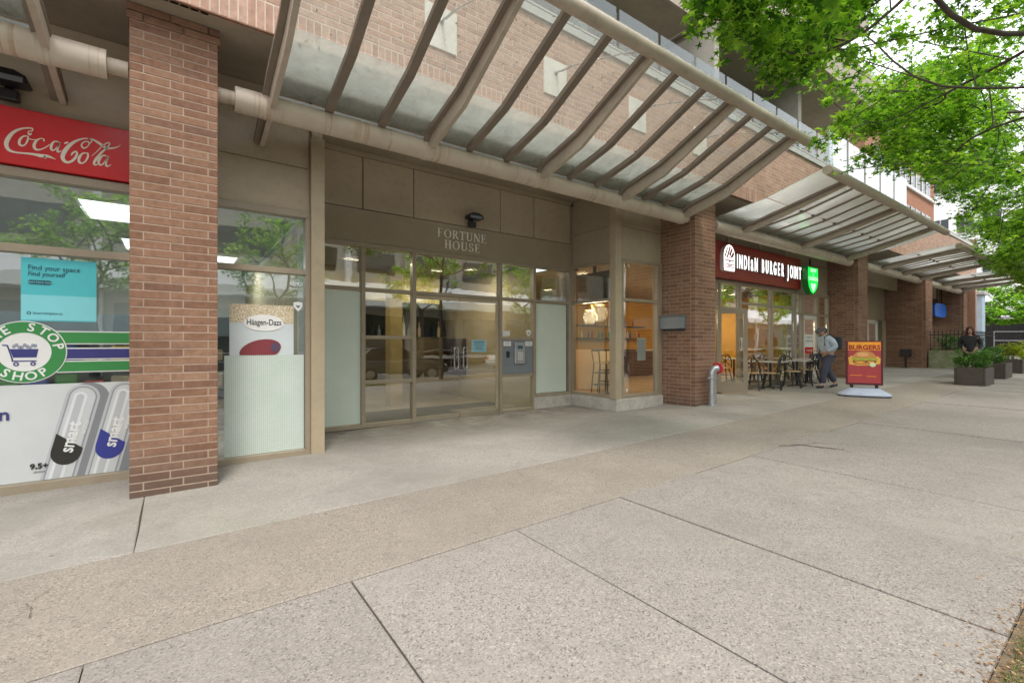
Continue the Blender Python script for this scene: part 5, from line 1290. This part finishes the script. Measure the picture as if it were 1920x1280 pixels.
# walking man
mx_, my_ = px(1552, 727, Y=5.36)[:2]; mz = g(mx_, my_)
man = thing('person', 'man in a grey-blue hoodie, cap and backpack walking past the restaurant looking down', 'person', (mx_, my_, mz), world=False)
F_ = Vector((-.811,.585,0)); S_ = Vector((-.585,-.811,0))
def W_(f, s, z): return tuple(F_*f+S_*s+Vector((0,0,z)))
jeans = paint('dark_jeans', (.06,.065,.095), .85, var=.2, scale=9); hood = paint('hoodie_blue_grey', (.42,.50,.57), .9, var=.14, scale=7)
body = [(W_(0,0,.93),(.13,.12)),(W_(.01,0,1.10),(.14,.11)),(W_(.03,0,1.28),(.15,.12)),(W_(.06,0,1.42),(.08,.07)),(W_(.09,0,1.49),(.055,.055)),
        (W_(0,.09,.88),.10),(W_(.17,.10,.52),.065),(W_(.22,.10,.10),.042),(W_(.30,.10,.04),.035),
        (W_(0,-.09,.88),.10),(W_(-.05,-.09,.50),.065),(W_(-.27,-.09,.14),.042),(W_(-.22,-.09,.05),.035),
        (W_(.04,.18,1.37),.055),(W_(-.03,.25,1.12),.042),(W_(.20,.20,1.0),.03),
        (W_(.04,-.18,1.37),.055),(W_(.0,-.25,1.12),.042),(W_(.24,-.14,1.02),.03)]
E = [(0,1),(1,2),(2,3),(3,4),(0,5),(5,6),(6,7),(7,8),(0,9),(9,10),(10,11),(11,12),(2,13),(13,14),(14,15),(2,16),(16,17),(17,18)]
skin('body', body, E, SKINM, man)
skin('trousers', [(W_(0,0,.96),(.19,.17)),(W_(0,.09,.86),.13),(W_(.17,.10,.52),.10),(W_(.21,.10,.12),.078),(W_(0,-.09,.86),.13),(W_(-.05,-.09,.50),.10),(W_(-.26,-.09,.15),.078)], [(0,1),(1,2),(2,3),(0,4),(4,5),(5,6)], jeans, man)
skin('hoodie', [(W_(-.01,0,.95),(.20,.20)),(W_(.0,0,1.10),(.23,.20)),(W_(.02,0,1.28),(.24,.19)),(W_(.05,0,1.42),(.13,.12)),(W_(.05,0,1.47),(.085,.08)),
     (W_(.03,.19,1.36),.105),(W_(-.04,.26,1.12),.085),(W_(.16,.21,1.01),.05),(W_(.03,-.19,1.36),.105),(W_(-.01,-.26,1.12),.085),(W_(.20,-.15,1.03),.05)], [(0,1),(1,2),(2,3),(3,4),(2,5),(5,6),(6,7),(2,8),(8,9),(9,10)], hood, man)
for s, a, z, pt in ((.10,.24,.05,0),(-.09,-.27,.09,-.05)):
    skin('shoe', [(W_(a-.06,s,z),(.05,.05)),(W_(a+.04,s,z-.01+pt*.3),(.05,.04)),(W_(a+.15,s,z-.02+pt),(.042,.03))], [(0,1),(1,2)], M['black'], man)
Q = head(man, W_(.14,0,1.57), SKINM, W_(1,0,0), R(28))
cap = MB(); cap.ball(tuple(Q(-.01,0,.055)), .103, 14, 8, (1,1,.78)); cap.tube([Q(.06,0,.06), Q(.17,0,.045)], [.075,.05], 10)
obj('cap', cap, paint('cap_grey', (.13,.12,.11), .9), man, True)
obj('hair', MB().ball(tuple(Q(-.03,0,.0)), .085, 12, 8), paint('dark_hair', (.03,.022,.018), .7), man, True)
hand(man, W_(.20,.20,.99), F_, (0,0,1), SKINM); hand(man, W_(.25,-.14,1.02), F_, (0,0,1), SKINM)
bp = MB(); bp.cbox(-.07,.07,-.15,.15,1.06,1.42,.05); bp.v = [W_(a-.27, b, c) for a, b, c in bp.v]
bk = thing('backpack', 'dark backpack on the back of the walking man', 'backpack', (mx_, my_, mz), world=False); obj('pack_body', bp, paint('backpack_cloth', (.035,.04,.05), .8), bk)
obj('strap', MB().tube([W_(-.14,.10,1.40), W_(.02,.12,1.50), W_(.17,.12,1.40), W_(.19,.14,1.2), W_(-.05,.18,1.05)], .014, 6), M['black'], bk)
ph = MB(); ph.bar(W_(.28,.12,1.04), W_(.36,.08,1.12), .075, .012); tag(obj('phone', ph, M['black']), 'dark phone in the hand of the walking man', 'phone'); bpy.data.objects['phone'].location = (mx_, my_, mz)

# woman beyond the planters
wx, wy = 20.9, 3.56; wz = g(wx, wy)
wo_ = thing('person', 'woman with long dark red hair and black jacket standing behind the planters', 'person', (wx, wy, wz), world=False)
fw_ = Vector((-wx,-wy,0)).normalized(); sw = Vector((0,0,1)).cross(fw_).normalized()
def V_(f, s, z): return tuple(fw_*f+sw*s+Vector((0,0,z)))
blk = paint('black_jacket', (.018,.018,.022), .75, var=.3)
skin('body', [(V_(0,0,.90),(.14,.10)),(V_(0,0,1.08),(.115,.09)),(V_(0,0,1.24),(.14,.10)),(V_(0,0,1.38),(.07,.06)),(V_(.01,0,1.44),(.045,.045)),(V_(0,.09,.85),.09),(V_(.04,.09,.47),.06),(V_(.0,.09,.08),.038),(V_(.1,.1,.03),.03),(V_(0,-.09,.85),.09),(V_(-.03,-.09,.47),.06),(V_(-.06,-.09,.08),.038),(V_(.04,-.1,.03),.03),
   (V_(0,.17,1.34),.045),(V_(-.02,.23,1.08),.036),(V_(.12,.14,.98),.027),(V_(0,-.17,1.34),.045),(V_(-.02,-.23,1.08),.036),(V_(.12,-.14,.98),.027)],
   [(0,1),(1,2),(2,3),(3,4),(0,5),(5,6),(6,7),(7,8),(0,9),(9,10),(10,11),(11,12),(2,13),(13,14),(14,15),(2,16),(16,17),(17,18)], SKINM, wo_)
skin('jacket', [(V_(0,0,.80),(.17,.13)),(V_(0,0,1.05),(.15,.12)),(V_(0,0,1.25),(.18,.13)),(V_(0,0,1.37),(.10,.08)),(V_(0,.18,1.33),.075),(V_(-.02,.26,1.08),.062),(V_(.10,.16,.98),.045),(V_(0,-.18,1.33),.075),(V_(-.02,-.26,1.08),.062),(V_(.10,-.16,.98),.045)],[(0,1),(1,2),(2,3),(2,4),(4,5),(5,6),(2,7),(7,8),(8,9)], blk, wo_)
skin('trousers', [(V_(0,0,.90),(.15,.12)),(V_(0,.09,.80),.10),(V_(.04,.09,.47),.075),(V_(0,.09,.10),.055),(V_(0,-.09,.80),.10),(V_(-.03,-.09,.47),.075),(V_(-.06,-.09,.10),.055)],[(0,1),(1,2),(2,3),(0,4),(4,5),(5,6)], blk, wo_)
for s in (-.1,.1): skin('shoe', [(V_(-.05,s,.05),.04),(V_(.1,s,.035),.035),(V_(.17,s,.03),.028)], [(0,1),(1,2)], M['black'], wo_)
Q = head(wo_, V_(.02,0,1.545), SKINM, fw_)
hr = paint('dark_red_hair', (.075,.018,.015), .6, var=.3, scale=30)
hm = MB(); hm.ball(tuple(Q(-.022,0,.02)), .108, 14, 8, (1,1,1.1))
obj('hair', hm, hr, wo_, True)
skin('long_hair', [(tuple(Q(-.03,0,.06)),(.09,.08)),(tuple(Q(-.02,.075,-.03)),(.05,.04)),(tuple(Q(.0,.11,-.16)),(.05,.04)),(tuple(Q(.03,.12,-.28)),(.035,.03)),(tuple(Q(-.02,-.075,-.03)),(.05,.04)),(tuple(Q(.0,-.11,-.16)),(.05,.04)),(tuple(Q(.03,-.12,-.30)),(.035,.03)),(tuple(Q(-.07,0,-.14)),(.09,.05))],[(0,1),(1,2),(2,3),(0,4),(4,5),(5,6),(0,7)], hr, wo_)
hand(wo_, V_(.12,.14,.97), fw_, (0,0,1), SKINM); hand(wo_, V_(.12,-.14,.97), fw_, (0,0,1), SKINM)
# ================================================================= interiors behind the glass
def room(name, x0, x1, y0, y1, z0, z1, wall_c, floor_c, ceil_c, openl=False):
    w = paint(name+'_wall_paint', wall_c, .8, var=.05); f = paint(name+'_floor_tile', floor_c, .35, var=.10, scale=4); c = paint(name+'_ceiling_paint', ceil_c, .9, var=.05)
    S_ = lambda n, m, mt: tag(obj(n, m, mt), kind='structure')
    S_(name+'_floor', MB().box(x0, x1, y0, y1, z0-.05, z0), f); S_(name+'_ceiling', MB().box(x0, x1, y0, y1, z1, z1+.05), c)
    S_(name+'_back_wall', MB().box(x0, x1, y1+.001, y1+.1, z0, z1), w)
    S_(name+'_side_wall', MB().box(x0-.1, x0-.001, y0, y1, z0, z1), w); S_(name+'_side_wall', MB().box(x1+.001, x1+.1, y0, y1, z0, z1), w)
def ceil_light(name, label, cat, x, y, z, sx, sy, power, col, group, round_=False, es=6):
    t = thing(name, label, cat, (x, y, z), group)
    em = emit('lamp_'+name+str(es), col, es)
    if round_:
        obj('rim', MB().lathe([(sx, z-.012),(sx*1.25, z-.012),(sx*1.25, z-.001),(sx, z-.001)], (x,y,0), 20), M['white'], t); obj('diffuser', MB().lathe([(sx*.98,z-.010),(sx*.98,z-.002)], (x,y,0), 20), em, t)
    else:
        fr = MB().box(x-sx/2-.03,x+sx/2+.03,y-sy/2-.03,y-sy/2,z-.03,z-.001).box(x-sx/2-.03,x+sx/2+.03,y+sy/2,y+sy/2+.03,z-.03,z-.001).box(x-sx/2-.03,x-sx/2,y-sy/2,y+sy/2,z-.03,z-.001).box(x+sx/2,x+sx/2+.03,y-sy/2,y+sy/2,z-.03,z-.001)
        obj('frame', fr, M['white'], t); obj('diffuser', MB().box(x-sx/2+.002,x+sx/2-.002,y-sy/2+.002,y+sy/2-.002,z-.02,z-.003), em, t)
    if power:
        l = bpy.data.lights.new('lamp_light', 'AREA'); l.energy = power; l.color = col; l.size = max(sx, .3); l.shape = 'DISK' if round_ else 'SQUARE'
        o = bpy.data.objects.new('lamp_light', l); C.objects.link(o); o.parent = t; o.location = (0,0,-.05)
    return t
# shop
room('shop', -7.5, 1.58, 6.9, 15, .03, CAM+1.95, (.50,.50,.47), (.35,.34,.32), (.42,.43,.42))
for i, (x, y, s) in enumerate([(-.75, 8.95, 'large square ceiling light nearest the brick pillar, seen through the top shop pane'), (-.5, 11.6, 'second square ceiling light deeper in the shop'), (-2.75, 10.6, 'square ceiling light at the left edge, inside the shop'), (-3.2, 8.6, 'square ceiling light above the shop posters'), (.8, 12.6, 'square ceiling light behind the frosted window')]):
    ceil_light('shop_light', s, 'ceiling light', x, y, CAM+1.95, .62, 1.2, 22, (.95,1,1), 'shop ceiling lights', es=1.6)
shelf = thing('shop_shelf', 'dim shop shelving with coloured goods behind the posters', 'shelf', (-3, 9.4, .03))
for zz in (.3,.75,1.2,1.65): obj('shelf_board', MB().box(-6.5, .9, 9.4, 9.8, zz, zz+.03), M['grey'], shelf)
obj('shelf_back', MB().box(-6.5, .9, 9.8, 9.83, .04, 2.0), M['grey'], shelf)
gcol = [paint('goods_%s' % n, c, .5) for n, c in (('yellow',(.6,.42,.05)),('red',(.45,.05,.04)),('green',(.08,.3,.08)),('tan',(.5,.38,.25)),('blue',(.06,.1,.35)))]
for k in range(46):
    x = -6.4+(k % 23)*.31; zz = (.78, 1.23)[k//23]
    obj('goods', MB().cbox(x, x+.24, 9.45, 9.7, zz, zz+random.uniform(.18,.32), .02), random.choice(gcol), shelf)
# lobby
room('lobby', 1.68, 6.35, 8.1, 15.5, .08, CAM+1.78, (.37,.30,.19), (.28,.23,.17), (.33,.28,.18))
tag(obj('door_mat', MB().box(1.75, 6.3, 8.12, 9.75, .081, .092), paint('dark_mat', (.045,.042,.038), .95, var=.2, scale=40)), 'dark grey entrance mat just inside the glass doors', 'door mat')
tag(obj('lobby_column', MB().cbox(3.98, 4.28, 10.3, 10.6, .08, CAM+1.775, .01), paint('column_mustard', (.42,.31,.12), .6)), 'mustard square column inside the lobby', 'column')
tag(obj('bulkhead', MB().box(1.75, 5.6, 11.0, 11.25, CAM+1.05, CAM+1.775), paint('bulkhead_yellow', (.66,.54,.22), .7)), kind='structure')
mb_ = thing('mailbox_wall', 'bronze mailbox block on the lobby wall left of the dark cabinet', 'mailboxes', (5.4, 12.2, .08))
obj('stone_face', MB().cbox(5.3, 6.33, 12.0, 12.4, CAM-.72, CAM+.18, .01), paint('stone_panel', (.22,.18,.12), .7, var=.3, scale=8), mb_)
for k in range(6): obj('mail_row', MB().box(5.32, 6.31, 11.97, 11.999, CAM-.70+k*.145, CAM-.57+k*.145), paint('mailbox_bronze', (.26,.20,.12), .4, .5), mb_)
tag(obj('dark_cabinet', MB().cbox(6.2, 6.345, 10.9, 11.95, CAM-.85, CAM+.15, .01), paint('dark_wood', (.035,.012,.01), .4)), 'dark wood cabinet panel inside the lobby behind the door handles', 'cabinet')
dsp = thing('display_strip', 'dark wall display with pale ornaments inside the lobby', 'display', (3.5, 15.4, CAM+.2))
obj('display_back', MB().box(2.4, 6.3, 12.02, 12.1, CAM+.20, CAM+.98), M['black'], dsp)
for k in range(22):
    x = 2.5+k*.175; h = random.uniform(.25,.6)
    obj('ornament', MB().lathe([(.045,0),(.05,h*.5),(.018,h*.7),(.018,h)], (x+random.uniform(-.05,.05),11.9,CAM+.2), 8), random.choice([M['white'], M['grey'], gcol[3], M['dark_glass']]), dsp)
for x, y, s in [(2.9, 9.6, 'round lobby downlight, leftmost of the four'), (5.0, 10.0, 'round lobby downlight behind the transom of the doors'), (5.6, 9.4, 'round lobby downlight above the right door'), (3.6, 12.6, 'round lobby downlight deepest in the lobby')]:
    ceil_light('downlight', s, 'downlight', x, y, CAM+1.78, .10, .1, 15, (1,.86,.62), 'lobby downlights', True, 5)
# restaurant
room('restaurant', 7.62, 18.1, 8.0, 13.5, .32, CAM+1.82, (.58,.31,.05), (.36,.26,.16), (.22,.15,.10))
tag(obj('restaurant_front_floor', MB().box(7.6, 18.1, 6.75, 8.0, .14, .319), _pc['restaurant_floor_tile']), kind='structure')
tag(obj('restaurant_front_ceiling', MB().box(7.6, 18.1, 6.9, 8.0, CAM+1.82, CAM+1.87), _pc['restaurant_ceiling_paint']), kind='structure')
tag(obj('restaurant_partition', MB().box(6.45, 7.6, 9.6, 9.7, .2, CAM+1.82), _pc['restaurant_wall_paint']), kind='structure')
tag(obj('tan_partition', MB().box(8.9, 9.0, 8.0, 11.5, .32, CAM-.15), paint('cream_partition_paint', (.72,.62,.45), .7)), kind='structure')
for k, (x, y, s) in enumerate([(8.3, 7.9, 'glowing pendant lamp in the corner bay'), (9.4, 9.3, 'pendant lamp deeper behind the corner bay'), (12.4, 8.6, 'pendant lamp seen through the open restaurant door'), (15.0, 9.0, 'pendant lamp behind the middle restaurant window'), (16.9, 10.4, 'pendant lamp at the far end of the restaurant')]):
    z = CAM+1.0; t = thing('pendant_lamp', s, 'pendant lamp', (x, y, z), 'pendant lamps in the restaurant')
    obj('cord', MB().tube([(x,y,z+.12),(x,y,CAM+1.82)], .006, 6), M['black'], t); smooth(obj('lamp_shade', MB().lathe([(.05,z+.12),(.09,z+.08),(.17,z-.05),(.165,z-.055),(.08,z+.07),(.03,z+.10)], (x,y,0), 20), paint('brass', (.55,.36,.12), .3, .8), t), 40)
    obj('bulb', MB().ball((x,y,z-.01), .065, 10, 7), emit('warm_bulb', (1,.62,.25), 6), t, True)
    l = bpy.data.lights.new('lamp_light', 'POINT'); l.energy = 16 if k == 0 else 38; l.color = (1,.76,.48); l.shadow_soft_size = .2; o = bpy.data.objects.new('lamp_light', l); C.objects.link(o); o.parent = t; o.location = (0,0,-.25)
for k in range(6): ceil_light('spot_light', ['small warm ceiling spot in the corner bay','small warm ceiling spot over the tan partition','small warm ceiling spot behind the second pillar','small warm ceiling spot above the open restaurant door','small warm ceiling spot above the middle window table','small warm ceiling spot by the pale framed door'][k], 'ceiling light', 8.2+k*1.6, 8.4+.5*(k % 2), CAM+1.815, .06, .06, 10, (1,.75,.45), 'small restaurant ceiling spots', True, 14)
tag(obj('television', MB().cbox(7.95, 8.02, 7.15, 8.35, CAM+1.02, CAM+1.68, .01).box(7.98, 8.0, 7.7, 7.8, CAM+1.68, CAM+1.82), M['black']), 'black television hung high inside the corner bay', 'television')
bt = thing('bar_table', 'tall dark bar table inside the corner bay', 'table', (8.35, 7.4, .32))
obj('table_top', MB().cbox(8.0, 8.75, 7.15, 7.85, 1.36, 1.40, .008), paint('dark_table', (.04,.025,.018), .4), bt); obj('table_leg', MB().tube([(8.37,7.5,.34),(8.37,7.5,1.34)], .04, 10), M['black'], bt); obj('table_base', MB().lathe([(.26,.2),(.26,.34),(.05,.24)], (8.37,7.5,0), 20), M['black'], bt)
def stool(label):
    t = thing('bar_stool', label, 'bar stool', (0,0,0), 'bar stools in the corner bay', world=False)
    obj('seat', MB().cbox(-.18,.18,-.18,.18,.76,.79,.008), wood, t)
    for sx in (-1,1):
        for sy in (-1,1): obj('leg', MB().bar((sx*.16,sy*.16,.76),(sx*.21,sy*.21,0),.022,.022), M['black'], t)
    f = MB()
    for zz, w in ((.28,.19),(.55,.175)):
        f.bar((-w,-w,zz),(w,-w,zz),.018,.018).bar((-w,w,zz),(w,w,zz),.018,.018).bar((-w,-w,zz),(-w,w,zz),.018,.018).bar((w,-w,zz),(w,w,zz),.018,.018)
    obj('foot_rail', f, M['black'], t)
    b = MB().bar((-.16,.17,.76),(-.18,.21,1.06),.022,.022).bar((.16,.17,.76),(.18,.21,1.06),.022,.022).bar((-.18,.21,1.05),(.18,.21,1.05),.03,.03); obj('back_frame', b, M['black'], t); return t
s0 = stool('black bar stool nearest the entrance, left in the corner bay'); s0.location = (7.86, 7.35, .32); s0.rotation_euler = (0,0,R(70))
dup(s0, (8.75, 8.0, .32), R(160), 'black bar stool behind the bar table, right in the corner bay')
ctr = thing('service_counter', 'dark service counter at the back of the restaurant', 'counter', (13, 11.6, .32))
obj('counter_front', MB().cbox(10.5, 16.5, 11.4, 11.6, .32, 1.25, .01), paint('dark_wood', (.035,.012,.01), .4), ctr); obj('counter_top', MB().cbox(10.45, 16.55, 11.3, 12.0, 1.26, 1.31, .01), M['concrete'], ctr)
obj('back_shelf', MB().box(10.5, 16.5, 13.0, 13.3, CAM+.2, CAM+.25).box(10.5, 16.5, 13.0, 13.3, CAM+.7, CAM+.75), M['black'], ctr)
for k in range(30): obj('bottle', MB().lathe([(.04,0),(.04,.18),(.015,.24),(.015,.32)], (10.7+k*.19, 13.1, CAM+.25+(.5 if k % 3 == 0 else 0)), 8), random.choice(gcol+[M['white']]), ctr)
for k, (x, y) in enumerate([(12.6, 7.8), (14.6, 8.0), (16.8, 8.0)]):
    dup(t0, (x, y, .32), 0, ['cafe table inside, just behind the open door', 'cafe table inside behind the middle window', 'cafe table inside behind the pale framed door'][k], 'cafe tables inside the restaurant')
    dup(c0_, (x-.65, y, .32), R(-80), ['dark chair inside left of the table behind the open door', 'dark chair inside left of the middle window table', 'dark chair inside left of the table by the pale framed door'][k], 'chairs inside the restaurant')

# ================================================================= far end of the street
cx_ = 38.0
tag(obj('blue_column', MB().cbox(cx_, cx_+.8, 5.95, 6.75, .5, 1.9, .02).cbox(cx_+.01, cx_+.79, 5.96, 6.74, 1.901, 4.4, .01), paint('pale_blue_paint', (.33,.42,.50), .7, var=.1)), 'pale blue-grey square column behind the woman', 'column')
obj('cap_block', MB().cbox(cx_-.1, cx_+.9, 5.85, 6.85, 4.4, 4.6, .02), M['coping'], bpy.data.objects['blue_column'])
wf = thing('board_fence', 'black vertical board fence at the far end of the pavement', 'fence', (46, 2, .7))
bm_ = MB()
for k in range(92): y = -6+k*.145; bm_.box(46+.025*(k % 2), 46.02+.025*(k % 2), y-.01, y+.155, .5, CAM+1.75+.02*math.sin(k*3.1))
o = obj('fence_board', bm_, M['black'], wf); o['kind'] = 'stuff'
obj('cap_rail', MB().box(45.97, 46.09, -6, 7.4, CAM+1.78, CAM+1.86), M['black'], wf)
gr = thing('metal_railing', 'pale metal pipe railing in front of the black board fence', 'railing', (41.5, 2, .7))
for zz in (1.15, 1.75, 2.3): obj('rail', MB().tube([(41.5,-5,zz-.15),(41.5,6.0,zz)], .018, 8), M['galv'], gr)
for k in range(7): obj('post', MB().tube([(41.5,-5+k*1.83,.5),(41.5,-5+k*1.83,2.3)], .018, 8), M['galv'], gr)
def far_building(name, label, x0, x1, y0, y1, z1, wallm, winm, cols, rows, wy, faces=('x','y'), wz0=3.0, dz=3.1, ww=1.6, wh=1.5):
    t = thing(name, label, 'building', ((x0+x1)/2, (y0+y1)/2, 0)); obj('wall', MB().box(x0, x1, y0, y1, -.5, z1), wallm, t)
    obj('roof', MB().box(x0-.2, x1+.2, y0-.2, y1+.2, z1+.001, z1+.5), M['coping'], t)
    for f in faces:
        for r_ in range(rows):
            for c_ in range(cols):
                z = wz0+r_*dz
                if z+wh > z1: continue
                if f == 'x':
                    y = y0+(y1-y0)*(c_+.5)/cols; w = obj('window', MB().box(x0-.03, x0-.005, y-ww/2, y+ww/2, z, z+wh), winm, t); 
                    if c_ < 4 and r_ < 4: obj('window_frame', MB().box(x0-.06, x0-.031, y-.04, y+.04, z, z+wh).box(x0-.08, x0-.031, y-ww/2-.05, y+ww/2+.05, z-.08, z), M['coping'], w)
                else:
                    x = x0+(x1-x0)*(c_+.5)/cols; obj('window', MB().box(x-ww/2, x+ww/2, y0-.03, y0-.005, z, z+wh), winm, t)
    return t
ww_ = paint('white_render', (.84,.84,.84), .8, var=.04)
far_building('white_building', 'white rendered building with dark window slots at the far end of the street', 62, 69, 8.2, 13.6, 24, ww_, M['dark_glass'], 3, 5, 2, ('x',), 4.0, 4.2, 1.2, 1.5)
far_building('brown_tower', 'narrow brown brick tower rising behind the white building and the leaves', 72, 84, 14.6, 20.5, 34, brickmat('tower_brick', [(0,(.22,.12,.09)),(1,(.30,.17,.12))]), M['dark_glass'], 3, 9, 2, ('x',), 4.0, 3.2, 1.1, 1.4)
far_building('grey_building', 'pale grey far building behind the trees across the side street', 95, 120, -8, 7, 12, paint('grey_render', (.52,.54,.56), .8), M['dark_glass'], 5, 4, 2, ('x',), 3.0, 3.0, 1.6, 1.4)
# orange brick building mirrored in the terrace glass, built as a solid added block
ow = thing('mirrored_brick_block', 'added block for the reflection of an orange brick building with pale window bands, above the second canopy', 'building', (24, 8, WT))
OB = brickmat('orange_brick', [(0,(.34,.165,.10)),(.5,(.40,.20,.125)),(1,(.29,.14,.085))])
obj('wall', MB().box(21.5, 31, 6.6, 9.1, WT, CAM+10.2), OB, ow)
obj('roof', MB().box(21.3, 31.2, 6.4, 9.2, CAM+10.201, CAM+10.45), M['coping'], ow)
for r_ in range(3):
    zz = CAM+5.5+r_*1.65
    obj('window_sill', MB().box(21.45, 31.02, 6.50, 6.599, zz-.12, zz), M['white'], ow)
    for c_ in range(5):
        x = 22.2+c_*1.62
        w = obj('window', MB().box(x, x+1.45, 6.55, 6.599, zz+.001, zz+.75), M['dark_glass'], ow)
        obj('window_frame', MB().box(x+.70, x+.76, 6.52, 6.549, zz+.001, zz+.75).box(x, x+.05, 6.52, 6.549, zz+.001, zz+.75), M['white'], w)
gs_ = thing('glass_screen', 'tall glazed terrace screen with thin posts above the second canopy', 'glass screen', (23, 5.75, WT))
for k in range(5):
    x = 16.0+k*1.5; obj('post', MB().box(x-.03, x+.03, 5.80, 5.86, WT+.02, CAM+6.6), M['coping'], gs_); pane(gs_, x+.031, x+1.469, WT+.15, CAM+6.5, 5.82, M['glass_clear'])

# ================================================================= the other side of the street (seen mirrored in the windows)
opp = far_building('opposite_building', 'pale building with a white canopy band on the other side of the street', -25, 95, -30, -21, 13, paint('opposite_wall', (.42,.39,.34), .8), M['dark_glass'], 14, 3, 2, (), 6.6, 3.0, 2.2, 1.6)
for k in range(24):
    x = -22+k*4.8
    w = obj('window', MB().box(x, x+3.2, -20.995, -20.97, 7.2, 9.0), M['dark_glass'], opp); obj('shop_glass', MB().box(x, x+3.8, -20.995, -20.97, 1.0, 3.8), M['dark_glass'], opp)
    obj('pier', MB().cbox(x+3.9, x+4.3, -20.995, -20.7, -.2, 13, .02), M['white'] if k % 3 == 0 else M['parti'], opp)
obj('white_band', MB().prism([(-20.69,CAM+2.9),(-18.6,CAM+2.9),(-18.6,CAM+3.5),(-20.69,CAM+4.9)], -24, 94, 'x'), ww_, opp)
tag(obj('curtain_wall', MB().box(-24, 94, -21.4, -21.0, 0, .9), M['concrete'], opp))
for k, (x, y) in enumerate([(-3, -14.6), (4.5, -14.8), (14, -14.4), (24, -15), (36, -14.6), (47, -14.8), (59, -14.5)]):
    tree((x, y, .1), 8.5, [(x, y+.3, 6.2, 3.0, 2.4, 2.6)], 110, 5200, ['leafy tree across the street, mirrored in the shop window', 'leafy tree across the street, mirrored in the upper entrance panes', 'leafy tree across the street, mirrored in the restaurant glass', 'leafy tree across the street, fourth along from the entrance', 'leafy tree across the street, opposite the planters', 'leafy tree across the street, near the board fence', 'leafy tree across the street, farthest along'][k], .13, clip=False, seed=20+k, group='trees across the street', blob=.5)
def car(x, y, rz, col, label):
    z = g(x, y)-.15; t = thing('parked_car', label, 'car', (x, y, z), 'cars parked along the kerb', world=False); t.rotation_euler = (0,0,rz)
    cp = paint('car_paint_'+label.split()[0], col, .18, .2, var=.02, spec=.6)
    low = [(-2.2,.35),(-2.25,.60),(-2.1,.86),(-1.2,.95),(1.0,.95),(1.95,.80),(2.2,.60),(2.22,.35)]
    bm = bmesh.new(); m = MB().prism(low, -.86, .86); me = m.mesh('body'); bm.from_mesh(me); bmesh.ops.bevel(bm, geom=[e for e in bm.edges], offset=.06, segments=3, affect='EDGES'); bm.to_mesh(me); bm.free(); me.materials.append(cp); smooth(obj('body', me, None, t), 40)
    R1 = [(-1.75,.94),(-1.25,1.38),(-.9,1.45),(.1,1.44),(.9,.94)]
    cb = MB(); n = 5; vs = []
    for sy, k_ in ((-1, 0), (1, 0)):
        for a, z_ in R1: vs.append((a, sy*(.80 if z_ < 1 else .62), z_))
    cb.add(vs, [(0,1,2,3,4),(9,8,7,6,5)]+[(i, (i+1) % 5, 5+(i+1) % 5, 5+i) for i in range(5)]); obj('cabin_glass', cb, M['dark_glass'], t)
    obj('roof', MB().add([(-1.27,-.60,1.385),(-.9,-.62,1.458),(.1,-.62,1.448),(.14,.62,1.43),(.1,.62,1.448),(-.9,.62,1.458),(-1.27,.60,1.385),(.14,-.62,1.43)],[(0,1,5,6),(1,2,4,5),(2,7,3,4)]), cp, t)
    pl = MB()
    for sy in (-1,1):
        for p, q in (((-1.72,.80,.95),(-1.25,.625,1.385)),((-.35,.815,.95),(-.35,.63,1.445)),((.88,.80,.95),(.12,.625,1.44))): pl.bar((p[0],sy*p[1],p[2]),(q[0],sy*q[1],q[2]),.06,.05)
    obj('pillars', pl, cp, t)
    for wx_ in (-1.35, 1.35):
        for sy in (-1,1):
            w = smooth(obj('wheel', MB().lathe([(.20,-.11),(.31,-.11),(.335,-.08),(.335,.08),(.31,.11),(.20,.11)], (wx_, sy*.80, .335), 24, 'y'), paint('tyre_rubber', (.02,.02,.02), .8), t), 40)
            obj('rim', MB().lathe([(.19,-.115),(.20,-.10),(.20,.10),(.19,.115)], (wx_, sy*.80, .335), 12, 'y'), M['galv'], w)
    for sy in (-1,1): obj('headlight', MB().ball((2.13, sy*.62, .66), .13, 10, 6, (.5,1.2,.6)), M['white'], t); obj('tail_light', MB().ball((-2.18, sy*.66, .72), .11, 10, 6, (.5,1.2,.8)), RED, t)
car(1.2, -3.2, 0, (.55,.56,.57), 'silver parked sedan mirrored in the entrance glass'); car(7.6, -3.2, 0, (.10,.11,.13), 'dark grey parked sedan behind the silver one'); car(-5.5, -3.2, 0, (.03,.035,.045), 'black parked sedan mirrored in the shop window'); car(15, -3.2, 0, (.62,.62,.60), 'white parked sedan farthest along the kerb')

# fallen leaves and grit lying on the bent canopy's glass
m = MB()
for i in range(420):
    x = random.uniform(.95, 8.6)
    if random.random() < .6: y = random.uniform(4.95, 5.9); z = CAM+3.10+(CAM+2.90-(CAM+3.10))*(y-4.95)/1.0+.018
    else: y = random.uniform(3.75, 4.95); z = CAM+3.715+(CAM+3.10-(CAM+3.715))*(y-3.63)/1.32+.018
    a = random.uniform(0, 6.28); s_ = random.uniform(.008,.026)
    m.add([(x+s_*math.cos(a+k*1.57)*(1 if k % 2 else .45), y+s_*math.sin(a+k*1.57)*(1 if k % 2 else .45), z+.004*(k % 2)) for k in range(4)], [(0,1,2,3)])
tag(obj('fallen_leaves', m, island_mat('dry_leaves', [(0,(.10,.06,.03)),(1,(.30,.22,.10))], trans=.1)), 'small dry leaves lying on the bent glass canopy', 'fallen leaves', kind='stuff')
